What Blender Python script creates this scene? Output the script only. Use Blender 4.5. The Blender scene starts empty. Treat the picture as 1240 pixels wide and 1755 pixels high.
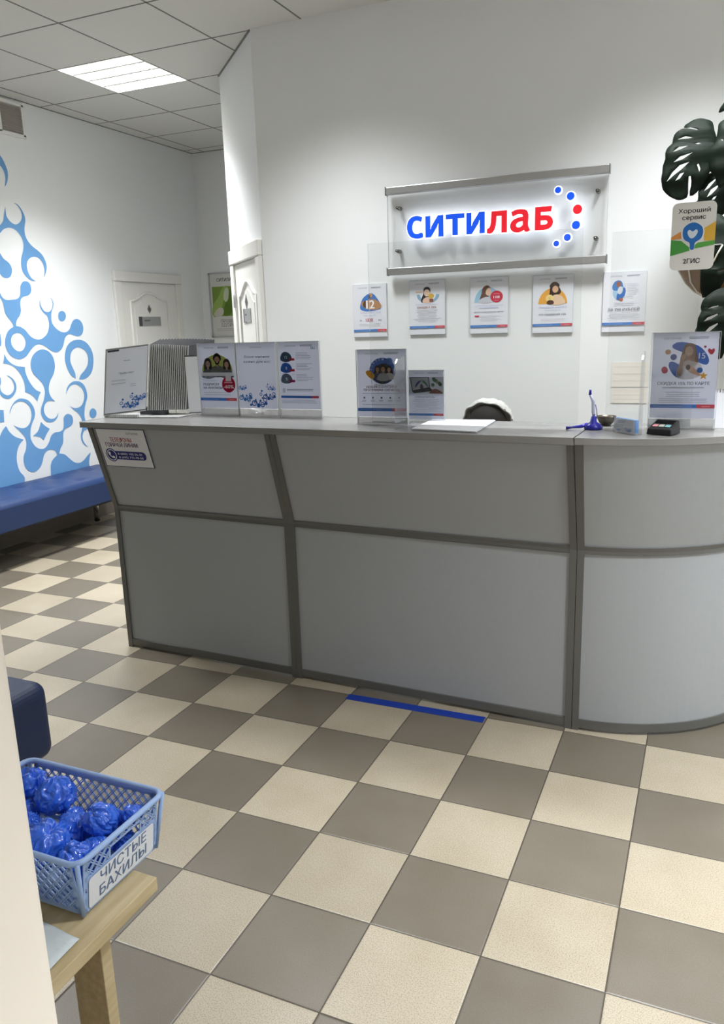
import bpy, bmesh, math, random
from mathutils import Vector, Matrix, noise
from mathutils.geometry import tessellate_polygon
PI = math.pi
scene = bpy.context.scene
col = scene.collection
random.seed(7)

# ------------------------------------------------------------------ camera
FPX, CX, CY = 1355.682, 620.0, 877.5
CAM = Vector((1.03940, -1.32983, 1.54389))
RC = [[0.916207, 0.3995171, -0.0308353], [0.0643838, -0.2227288, -0.9727521], [-0.395499, 0.889257, -0.2297881]]
cam_d = bpy.data.cameras.new('camera')
cam_d.sensor_fit = 'VERTICAL'; cam_d.sensor_height = 24.0
cam_d.lens = FPX / 1755.0 * 24.0
cam_d.clip_start = 0.02; cam_d.clip_end = 60
cam = bpy.data.objects.new('camera', cam_d); col.objects.link(cam)
mw = Matrix.Identity(4)
for r in range(3):
    mw[r][0] = RC[0][r]; mw[r][1] = -RC[1][r]; mw[r][2] = -RC[2][r]; mw[r][3] = CAM[r]
cam.matrix_world = mw
scene.camera = cam
def ray(u, v):
    a, b = (u - CX) / FPX, (v - CY) / FPX
    return Vector([a * RC[0][i] + b * RC[1][i] + RC[2][i] for i in range(3)])
def at(u, v, x=None, y=None, z=None):            # where a pixel's sight line meets a world plane
    d = ray(u, v)
    if x is not None: t = (x - CAM.x) / d.x
    elif y is not None: t = (y - CAM.y) / d.y
    else: t = (z - CAM.z) / d.z
    return CAM + d * t

# ------------------------------------------------------------------ colour management, world, light
scene.view_settings.view_transform = 'Standard'
scene.view_settings.look = 'None'
scene.view_settings.exposure = 0.0
scene.view_settings.gamma = 1.0
scene.view_settings.use_curve_mapping = False
w = bpy.data.worlds.new('world'); scene.world = w; w.use_nodes = True
w.node_tree.nodes['Background'].inputs[0].default_value = (0.80, 0.90, 1.0, 1)
w.node_tree.nodes['Background'].inputs[1].default_value = 0.25
H = 3.22
def area(name, loc, rot, sx, sy, power, color=(1, 1, 1), spread=PI):
    l = bpy.data.lights.new(name, 'AREA'); l.shape = 'RECTANGLE'; l.size = sx; l.size_y = sy
    l.energy = power; l.color = color; l.spread = spread
    o = bpy.data.objects.new(name, l); o.location = loc; o.rotation_euler = rot; col.objects.link(o)
    return o
LAMP_W = 26.0
BEAM_W = 215.0                                   # batwing beam of the parabolic louvre
BEAM_CONE, BEAM_BLEND = math.radians(116), .9
LAMP_C = (0.965, 0.985, 1.0)
LAMP_SPREAD = math.radians(100)
# ceiling cells that hold a luminaire: (column, row) of the 0.6 m grid; (0,0) is the one in view
LAMPS = {(0, 0): 1.0, (3, -2): .47, (6, -2): .68, (9, -2): .6, (0, -3): .85, (8, -5): 1.35, (5, -8): .3}   # cell: relative output; the entrance cell is an added lamp brightening the partition
daylight = area('daylight', (1.25, -3.15, 1.25), (math.radians(90), 0, 0), 2.0, 2.3, 12, (1.0, 0.86, 0.74))

# ------------------------------------------------------------------ materials
def lin(c):
    c = c.lstrip('#'); v = [int(c[i:i + 2], 16) / 255 for i in (0, 2, 4)]
    return tuple(x / 12.92 if x <= .04045 else ((x + .055) / 1.055) ** 2.4 for x in v) + (1,)
MATS = {}
def mat(name, color, rough=.6, metal=0.0, noise_amt=0.0, nscale=20, bump=0.0, spec=.5, trans=0.0, ior=1.45, emit=None, estr=0, coat=0, alpha=1, sss=0):
    if name in MATS: return MATS[name]
    m = bpy.data.materials.new(name); m.use_nodes = True
    nt = m.node_tree; b = nt.nodes['Principled BSDF']
    c = lin(color) if isinstance(color, str) else color
    b.inputs['Base Color'].default_value = c
    b.inputs['Roughness'].default_value = rough
    b.inputs['Metallic'].default_value = metal
    b.inputs['IOR'].default_value = ior
    b.inputs['Specular IOR Level'].default_value = spec
    b.inputs['Transmission Weight'].default_value = trans
    b.inputs['Coat Weight'].default_value = coat
    b.inputs['Alpha'].default_value = alpha
    if sss:
        b.inputs['Subsurface Weight'].default_value = sss
    if emit:
        b.inputs['Emission Color'].default_value = lin(emit); b.inputs['Emission Strength'].default_value = estr
    if noise_amt or bump:
        tc = nt.nodes.new('ShaderNodeTexCoord'); n = nt.nodes.new('ShaderNodeTexNoise')
        n.inputs['Scale'].default_value = nscale; n.inputs['Detail'].default_value = 4
        nt.links.new(tc.outputs['Object'], n.inputs['Vector'])
        if noise_amt:
            mx = nt.nodes.new('ShaderNodeMix'); mx.data_type = 'RGBA'
            mx.inputs[6].default_value = tuple(x * (1 - noise_amt) for x in c[:3]) + (1,)
            mx.inputs[7].default_value = tuple(min(1, x * (1 + noise_amt)) for x in c[:3]) + (1,)
            nt.links.new(n.outputs['Fac'], mx.inputs[0]); nt.links.new(mx.outputs[2], b.inputs['Base Color'])
        if bump:
            bp = nt.nodes.new('ShaderNodeBump'); bp.inputs['Strength'].default_value = bump; bp.inputs['Distance'].default_value = .002
            nt.links.new(n.outputs['Fac'], bp.inputs['Height']); nt.links.new(bp.outputs['Normal'], b.inputs['Normal'])
    MATS[name] = m
    return m
def ink(c, rough=.55, spec=.3):
    return mat('ink_' + c.lstrip('#') , c, rough, spec=spec)
def ink_t(c):                                     # thin paper that lets light through from behind
    n = 'thin_ink_' + c.lstrip('#')
    if n in MATS: return MATS[n]
    m = bpy.data.materials.new(n); m.use_nodes = True; nt = m.node_tree; nt.nodes.clear(); L = nt.links.new
    out = nt.nodes.new('ShaderNodeOutputMaterial'); mx = nt.nodes.new('ShaderNodeMixShader'); d = nt.nodes.new('ShaderNodeBsdfDiffuse'); t = nt.nodes.new('ShaderNodeBsdfTranslucent')
    d.inputs[0].default_value = lin(c); t.inputs[0].default_value = lin(c); mx.inputs[0].default_value = .5
    L(d.outputs[0], mx.inputs[1]); L(t.outputs[0], mx.inputs[2]); L(mx.outputs[0], out.inputs[0]); MATS[n] = m
    return m
WALL = mat('wall_paint', '#EEF0F0', .75, noise_amt=.015, nscale=3, bump=.05)
WHITE_SATIN = mat('white_satin', '#ECEBE7', .35, noise_amt=.01, nscale=8)
CREAM = mat('cream_paint', '#EFE6DA', .6, noise_amt=.02, nscale=10, bump=.1)
SKIRT = mat('skirting_tile', '#6B645C', .4, noise_amt=.05, nscale=40)
METAL_G = mat('grey_edge_profile', '#6A6B69', .42, metal=.25, noise_amt=.03, nscale=30)
PANEL_G = mat('silver_laminate', '#A6ABB0', .5, metal=.12, noise_amt=.03, nscale=60)
TOP_G = mat('grey_worktop', '#8E8E8C', .27, metal=.15, noise_amt=.03, nscale=40)
def clear(name, tint, refl=1.0, body=0.0):
    m = bpy.data.materials.new(name); m.use_nodes = True; nt = m.node_tree; nt.nodes.clear(); L = nt.links.new
    out = nt.nodes.new('ShaderNodeOutputMaterial'); mx = nt.nodes.new('ShaderNodeMixShader'); tr_ = nt.nodes.new('ShaderNodeBsdfTransparent'); gl = nt.nodes.new('ShaderNodeBsdfGlossy'); fr = nt.nodes.new('ShaderNodeFresnel'); mt_ = nt.nodes.new('ShaderNodeMath')
    tr_.inputs[0].default_value = lin(tint); gl.inputs['Roughness'].default_value = .03; fr.inputs['IOR'].default_value = 1.45; mt_.operation = 'MULTIPLY'; mt_.inputs[1].default_value = refl
    L(fr.outputs[0], mt_.inputs[0]); L(mt_.outputs[0], mx.inputs[0]); L(tr_.outputs[0], mx.inputs[1]); L(gl.outputs[0], mx.inputs[2]); last = mx
    if body:
        df = nt.nodes.new('ShaderNodeBsdfDiffuse'); df.inputs[0].default_value = lin('#F2F4F6'); m2 = nt.nodes.new('ShaderNodeMixShader'); m2.inputs[0].default_value = body; L(mx.outputs[0], m2.inputs[1]); L(df.outputs[0], m2.inputs[2]); last = m2
    L(last.outputs[0], out.inputs[0]); return m
ACRYL = clear('clear_acrylic', '#FBFCFC', .8)
PAPER = mat('white_paper', '#E9EBF0', .7)
NAVY = mat('navy_leatherette', '#1F3560', .45, noise_amt=.08, nscale=12, bump=.15)
NAVY_D = mat('dark_navy_leatherette', '#1D2C4E', .45, noise_amt=.08, nscale=12, bump=.1)
CHROME = mat('chrome', '#C9CACC', .18, metal=1)
STEEL = mat('brushed_aluminium', '#C4C5C6', .35, metal=.85, noise_amt=.04, nscale=50)
BLACK = mat('black_plastic', '#141518', .4)
LEAF = mat('dark_green_leaf', '#121D15', .62, spec=.2, noise_amt=.2, nscale=9)
LEAF_S = mat('green_stem', '#2A3A28', .6, noise_amt=.15, nscale=30)
COIR = mat('brown_coir', '#7A5A38', .95, noise_amt=.45, nscale=120, bump=1.0)
CORD = mat('white_cord', '#E2DCCB', .8, noise_amt=.05, nscale=50)
WOOD = mat('pale_pine', '#CDB98F', .55)
BASKET = mat('pale_blue_plastic', '#98B4E2', .4)
COVER = mat('blue_polythene', '#2F68E0', .2, spec=.8, noise_amt=.12, nscale=14, coat=.3)
def wood_nodes():
    nt = WOOD.node_tree; b = nt.nodes['Principled BSDF']
    tc = nt.nodes.new('ShaderNodeTexCoord'); mp = nt.nodes.new('ShaderNodeMapping'); mp.inputs['Scale'].default_value = (30, 3, 30)
    n = nt.nodes.new('ShaderNodeTexNoise'); n.inputs['Scale'].default_value = 2; n.inputs['Detail'].default_value = 6
    cr = nt.nodes.new('ShaderNodeValToRGB'); cr.color_ramp.elements[0].position = .3; cr.color_ramp.elements[1].position = .7
    cr.color_ramp.elements[0].color = lin('#B3A17A'); cr.color_ramp.elements[1].color = lin('#CBBB98')
    nt.links.new(tc.outputs['Object'], mp.inputs[0]); nt.links.new(mp.outputs[0], n.inputs['Vector'])
    nt.links.new(n.outputs['Fac'], cr.inputs[0]); nt.links.new(cr.outputs[0], b.inputs['Base Color'])
wood_nodes()

def floor_material():
    m = bpy.data.materials.new('checkered_floor_tiles'); m.use_nodes = True
    nt = m.node_tree; b = nt.nodes['Principled BSDF']; L = nt.links.new
    def N(t, **k):
        n = nt.nodes.new(t)
        for a, v in k.items(): setattr(n, a, v)
        return n
    def math_(op, a, bb=None, c=None):
        n = N('ShaderNodeMath', operation=op)
        for i, v in enumerate((a, bb, c)):
            if v is None: continue
            if isinstance(v, (int, float)): n.inputs[i].default_value = v
            else: L(v, n.inputs[i])
        return n.outputs[0]
    g = N('ShaderNodeNewGeometry'); s = N('ShaderNodeSeparateXYZ'); L(g.outputs['Position'], s.inputs[0])
    ux = math_('DIVIDE', s.outputs[0], .3); uy = math_('DIVIDE', s.outputs[1], .3)
    fx, fy = math_('FLOOR', ux), math_('FLOOR', uy)
    par = math_('FLOORED_MODULO', math_('ADD', fx, fy), 2.0)          # 0 dark, 1 light
    def edge(v):
        f = math_('SUBTRACT', v, math_('FLOOR', v))
        return math_('MINIMUM', f, math_('SUBTRACT', 1.0, f))
    ed = math_('MINIMUM', edge(ux), edge(uy))
    grout = math_('LESS_THAN', ed, .0065)
    sp = N('ShaderNodeTexNoise'); sp.inputs['Scale'].default_value = 330; sp.inputs['Detail'].default_value = 2
    L(g.outputs['Position'], sp.inputs['Vector'])
    cl = N('ShaderNodeTexNoise'); cl.inputs['Scale'].default_value = 6; cl.inputs['Detail'].default_value = 4; L(g.outputs['Position'], cl.inputs['Vector'])
    def ramp(c0, c1, p0, p1, src):
        r = N('ShaderNodeValToRGB'); r.color_ramp.elements[0].position = p0; r.color_ramp.elements[1].position = p1
        r.color_ramp.elements[0].color = lin(c0); r.color_ramp.elements[1].color = lin(c1); L(src, r.inputs[0]); return r.outputs[0]
    light = ramp('#9A907D', '#BAB09D', .36, .52, sp.outputs['Fac'])
    dark = ramp('#716A5E', '#7A7367', .35, .6, sp.outputs['Fac'])
    wn = N('ShaderNodeTexWhiteNoise', noise_dimensions='2D'); cb = N('ShaderNodeCombineXYZ'); L(fx, cb.inputs[0]); L(fy, cb.inputs[1]); L(cb.outputs[0], wn.inputs['Vector'])
    def mixc(f, a, c, t='MIX'):
        n = N('ShaderNodeMix', data_type='RGBA', blend_type=t)
        if isinstance(f, float): n.inputs[0].default_value = f
        else: L(f, n.inputs[0])
        for i, v in ((6, a), (7, c)):
            if isinstance(v, tuple): n.inputs[i].default_value = v
            else: L(v, n.inputs[i])
        return n.outputs[2]
    c = mixc(par, dark, light)
    var = ramp('#EDEDED', '#FFFFFF', 0, 1, wn.outputs['Value'])
    c = mixc(1.0, c, var, 'MULTIPLY')
    c = mixc(1.0, c, ramp('#F4F2EE', '#FFFFFF', .3, .7, cl.outputs['Fac']), 'MULTIPLY')
    c = mixc(grout, c, lin('#4A443C'))
    L(c, b.inputs['Base Color'])
    rr = N('ShaderNodeMapRange'); L(cl.outputs['Fac'], rr.inputs[0]); rr.inputs[3].default_value = .26; rr.inputs[4].default_value = .40
    L(rr.outputs[0], b.inputs['Roughness'])
    bp = N('ShaderNodeBump'); bp.inputs['Strength'].default_value = .5; bp.inputs['Distance'].default_value = .0015
    L(math_('MINIMUM', math_('MULTIPLY', ed, 60.0), 1.0), bp.inputs['Height']); L(bp.outputs[0], b.inputs['Normal'])
    return m
FLOOR = floor_material()

# ------------------------------------------------------------------ mesh helpers
class MB:
    def __init__(s): s.v = []; s.f = []; s.m = []; s.mats = []; s.sm = []
    def mi(s, m):
        if m not in s.mats: s.mats.append(m)
        return s.mats.index(m)
    def add(s, vs, fs, m=None, smooth=False):
        k = len(s.v); s.v += [tuple(p) for p in vs]; i = s.mi(m) if m else 0
        for f in fs: s.f.append([a + k for a in f]); s.m.append(i); s.sm.append(smooth)
        return s
    def box(s, x0, x1, y0, y1, z0, z1, m=None, M=None):
        p = [(x, y, z) for z in (z0, z1) for y in (y0, y1) for x in (x0, x1)]
        if M is not None: p = [M @ Vector(q) for q in p]
        return s.add(p, [(0, 2, 3, 1), (4, 5, 7, 6), (0, 1, 5, 4), (2, 6, 7, 3), (0, 4, 6, 2), (1, 3, 7, 5)], m)
    def prism(s, pts, d, m=None):                       # planar loop pts pushed by vector d
        n = len(pts); pts = [Vector(p) for p in pts]; d = Vector(d)
        tri = tessellate_polygon([pts])
        vs = pts + [p + d for p in pts]
        fs = [tuple(t) for t in tri] + [tuple(a + n for a in reversed(t)) for t in tri]
        fs += [(i, (i + 1) % n, (i + 1) % n + n, i + n) for i in range(n)]
        return s.add(vs, fs, m)
    def tube(s, pts, r, m=None, seg=10, closed=False, cap=True):
        pts = [Vector(p) for p in pts]; n = len(pts); rings = []
        rr = r if isinstance(r, (list, tuple)) else [r] * n
        up = Vector((0, 0, 1)); prev = None; vs = []; fs = []
        for i, p in enumerate(pts):
            a = pts[(i - 1) % n] if (closed or i > 0) else p
            b = pts[(i + 1) % n] if (closed or i < n - 1) else p
            t = (b - a).normalized()
            x = prev - t * prev.dot(t) if prev is not None else None
            if x is None or x.length < 1e-5:
                x = t.cross(up)
                if x.length < 1e-3: x = t.cross(Vector((1, 0, 0)))
            x.normalize(); prev = x; y = t.cross(x)
            for k in range(seg):
                an = 2 * PI * k / seg
                vs.append(p + (x * math.cos(an) + y * math.sin(an)) * rr[i])
        for i in range(n if closed else n - 1):
            j = (i + 1) % n
            for k in range(seg):
                fs.append((i * seg + k, i * seg + (k + 1) % seg, j * seg + (k + 1) % seg, j * seg + k))
        if cap and not closed:
            fs.append(tuple(reversed(range(seg)))); fs.append(tuple(range((n - 1) * seg, n * seg)))
        return s.add(vs, fs, m, True)
    def lathe(s, prof, c=(0, 0, 0), m=None, seg=24, M=None):      # (r, z) profile round z
        vs = []; fs = []; n = len(prof)
        for r, z in prof:
            for k in range(seg):
                a = 2 * PI * k / seg; q = Vector((r * math.cos(a), r * math.sin(a), z))
                if M is not None: q = M @ q
                vs.append(q + Vector(c))
        for i in range(n - 1):
            for k in range(seg): fs.append((i * seg + k, i * seg + (k + 1) % seg, (i + 1) * seg + (k + 1) % seg, (i + 1) * seg + k))
        fs.append(tuple(reversed(range(seg)))); fs.append(tuple(range((n - 1) * seg, n * seg)))
        return s.add(vs, fs, m, True)
    def merge(s, o, M=None):
        k = len(s.v); s.v += [tuple(M @ Vector(p)) if M is not None else p for p in o.v]
        mp = [s.mi(m) for m in o.mats] or [0]
        for f, i, q in zip(o.f, o.m, o.sm): s.f.append([a + k for a in f]); s.m.append(mp[i] if i < len(mp) else 0); s.sm.append(q)
        return s
def link(o, parent=None):
    col.objects.link(o)
    if parent is not None: o.parent = parent
    return o
def build(name, mb, m=None, parent=None, bevel=0, seg=2, subsurf=0, loc=None):
    """one mesh object; geometry given in world coordinates, moved to the parent's (or its own) frame"""
    me = bpy.data.meshes.new(name)
    me.from_pydata([tuple(v) for v in mb.v], [], mb.f)
    for x in (mb.mats or [m]): me.materials.append(x or m)
    for p, i, sm in zip(me.polygons, mb.m, mb.sm): p.material_index = i; p.use_smooth = sm
    me.validate(); me.update()
    o = bpy.data.objects.new(name, me)
    off = Vector((0, 0, 0))
    if parent is not None: off = world_off(parent)
    elif loc is not None: off = Vector(loc); o.location = off
    if off.length: me.transform(Matrix.Translation(-off))
    link(o, parent)
    if bevel:
        b = o.modifiers.new('bevel', 'BEVEL'); b.width = bevel; b.segments = seg; b.limit_method = 'ANGLE'; b.angle_limit = math.radians(40)
    if subsurf:
        b = o.modifiers.new('subsurf', 'SUBSURF'); b.levels = b.render_levels = subsurf
    return o
def world_off(o):
    v = Vector((0, 0, 0))
    while o is not None: v += o.location; o = o.parent
    return v
def thing(name, label, cat, loc=(0, 0, 0), group=None):
    o = bpy.data.objects.new(name, None); o.empty_display_size = .1; o.location = loc; link(o)
    o['label'] = label; o['category'] = cat
    if group: o['group'] = group
    return o
def tag(o, label, cat, group=None):
    o['label'] = label; o['category'] = cat
    if group: o['group'] = group
    return o
def struct(name, mb, m, bevel=0):
    o = build(name, mb, m, bevel=bevel); o['kind'] = 'structure'; return o
def smooth_loop(pts, sub=4):                               # pts: (x, y, corner flag)
    n = len(pts); out = []
    for i in range(n):
        p0, p1, p2, p3 = pts[(i - 1) % n], pts[i], pts[(i + 1) % n], pts[(i + 2) % n]
        a, b = Vector(p1[:2]), Vector(p2[:2])
        L = (b - a).length
        def tan(q0, q1, q2):
            t = Vector(q2[:2]) - Vector(q0[:2]); return t.normalized() * L if t.length else t
        t1 = (b - a) if p1[2] else tan(p0, p1, p2)
        t2 = (b - a) if p2[2] else tan(p1, p2, p3)
        for k in range(sub):
            t = k / sub; t_2, t_3 = t * t, t * t * t
            out.append(a * (2 * t_3 - 3 * t_2 + 1) + t1 * (t_3 - 2 * t_2 + t) + b * (-2 * t_3 + 3 * t_2) + t2 * (t_3 - t_2))
    return out
_tc = {}
def text_mesh(s, bold=0.0):
    k = (s, bold)
    if k in _tc: return _tc[k]
    c = bpy.data.curves.new('lettering', 'FONT'); c.body = s; c.offset = bold; c.resolution_u = 3
    o = bpy.data.objects.new('lettering', c); col.objects.link(o); bpy.context.view_layer.update()
    me = bpy.data.meshes.new_from_object(o.evaluated_get(bpy.context.evaluated_depsgraph_get()))
    vs = [(v.co.x, v.co.y) for v in me.vertices]; fs = [tuple(p.vertices) for p in me.polygons]
    bpy.data.objects.remove(o); bpy.data.curves.remove(c); bpy.data.meshes.remove(me)
    xs = [v[0] for v in vs]; ys = [v[1] for v in vs]
    _tc[k] = (vs, fs, min(xs), max(xs), min(ys), max(ys))
    return _tc[k]
def frame(o, xd, yd):
    x = Vector(xd).normalized(); y = Vector(yd); y = (y - x * y.dot(x)).normalized(); z = x.cross(y)
    M = Matrix.Identity(4)
    for i in range(3): M[i][0], M[i][1], M[i][2], M[i][3] = x[i], y[i], z[i], o[i]
    return M
class Art(MB):
    """flat printed matter, x right, y up, printed layers stepped by a hair along +z"""
    def __init__(s, w, h, t=.002, color='#E9EBF0', rough=.6, thin=False):
        super().__init__(); s.w = w; s.h = h; s.z = .0003; s.ink = ink_t if thin else ink
        if t: s.box(0, w, 0, h, -t, 0, s.ink(color))
    def step(s): s.z += .00012
    def poly(s, pts, c, hole=None):
        ls = [[Vector((x, y, s.z)) for x, y in pts]]
        if hole: ls.append([Vector((x, y, s.z)) for x, y in hole])
        tri = tessellate_polygon(ls); vs = [p for l in ls for p in l]; fs = []
        for t in tri:
            a, b, d = (vs[i] for i in t)
            fs.append(t if (b - a).cross(d - a).z > 0 else tuple(reversed(t)))
        s.add(vs, fs, s.ink(c) if isinstance(c, str) else c); s.step(); return s
    def blob(s, pts, c, sub=4): return s.poly([(p.x, p.y) for p in smooth_loop([(x, y, 0) for x, y in pts], sub)], c)
    def rect(s, x0, y0, x1, y1, c): return s.poly([(x0, y0), (x1, y0), (x1, y1), (x0, y1)], c)
    def disc(s, x, y, r, c, ry=None, a0=0, a1=360, n=28):
        pts = [(x + r * math.cos(math.radians(a0 + (a1 - a0) * k / n)), y + (ry or r) * math.sin(math.radians(a0 + (a1 - a0) * k / n))) for k in range(n + (a1 - a0 < 360))]
        return s.poly(pts, c)
    def rrect(s, x0, y0, x1, y1, r, c):
        pts = []
        for cx, cy, a in ((x1 - r, y1 - r, 0), (x0 + r, y1 - r, 90), (x0 + r, y0 + r, 180), (x1 - r, y0 + r, 270)):
            pts += [(cx + r * math.cos(math.radians(a + 15 * k)), cy + r * math.sin(math.radians(a + 15 * k))) for k in range(7)]
        return s.poly(pts, c)
    def text(s, t, x, y, h, c, align='c', bold=0.012, width=None, rot=0):      # h = cap height
        vs, fs, x0, x1, y0, y1 = text_mesh(t, 0); k = h / .70
        kx = k if width is None else width / (x1 - x0)
        ox = {'c': -(x0 + x1) / 2, 'l': -x0, 'r': -x1}[align]; ca, sa = math.cos(rot), math.sin(rot)
        P = [((vx + ox) * kx, vy * k) for vx, vy in vs]
        for sh, sv in (((0, 0),) if bold < .013 else ((-bold * .6, 0), (0, bold * .3), (bold * .6, 0), (0, -bold * .3))):
            s.add([(x + (a + sh * k) * ca - (b + sv * k) * sa, y + (a + sh * k) * sa + (b + sv * k) * ca, s.z) for a, b in P], fs, s.ink(c)); s.z += .00004
        s.step(); return s
    def lines(s, x0, x1, y, n, dy, th, c, ragged=.25, seed=1, center=False):
        r = random.Random(seed)
        for i in range(n):
            e = (x1 - x0) * ragged * r.random()
            a, b = (x0 + e / 2, x1 - e / 2) if center else (x0, x1 - e)
            s.rect(a, y - i * dy, b, y - i * dy + th, c)
        return s
    def put(s, name, M, parent=None):
        o = MB().merge(s, M); return build(name, o, None, parent)
def P2(pts): return [tuple(map(float, q.split(','))) for q in pts.split()]
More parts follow.
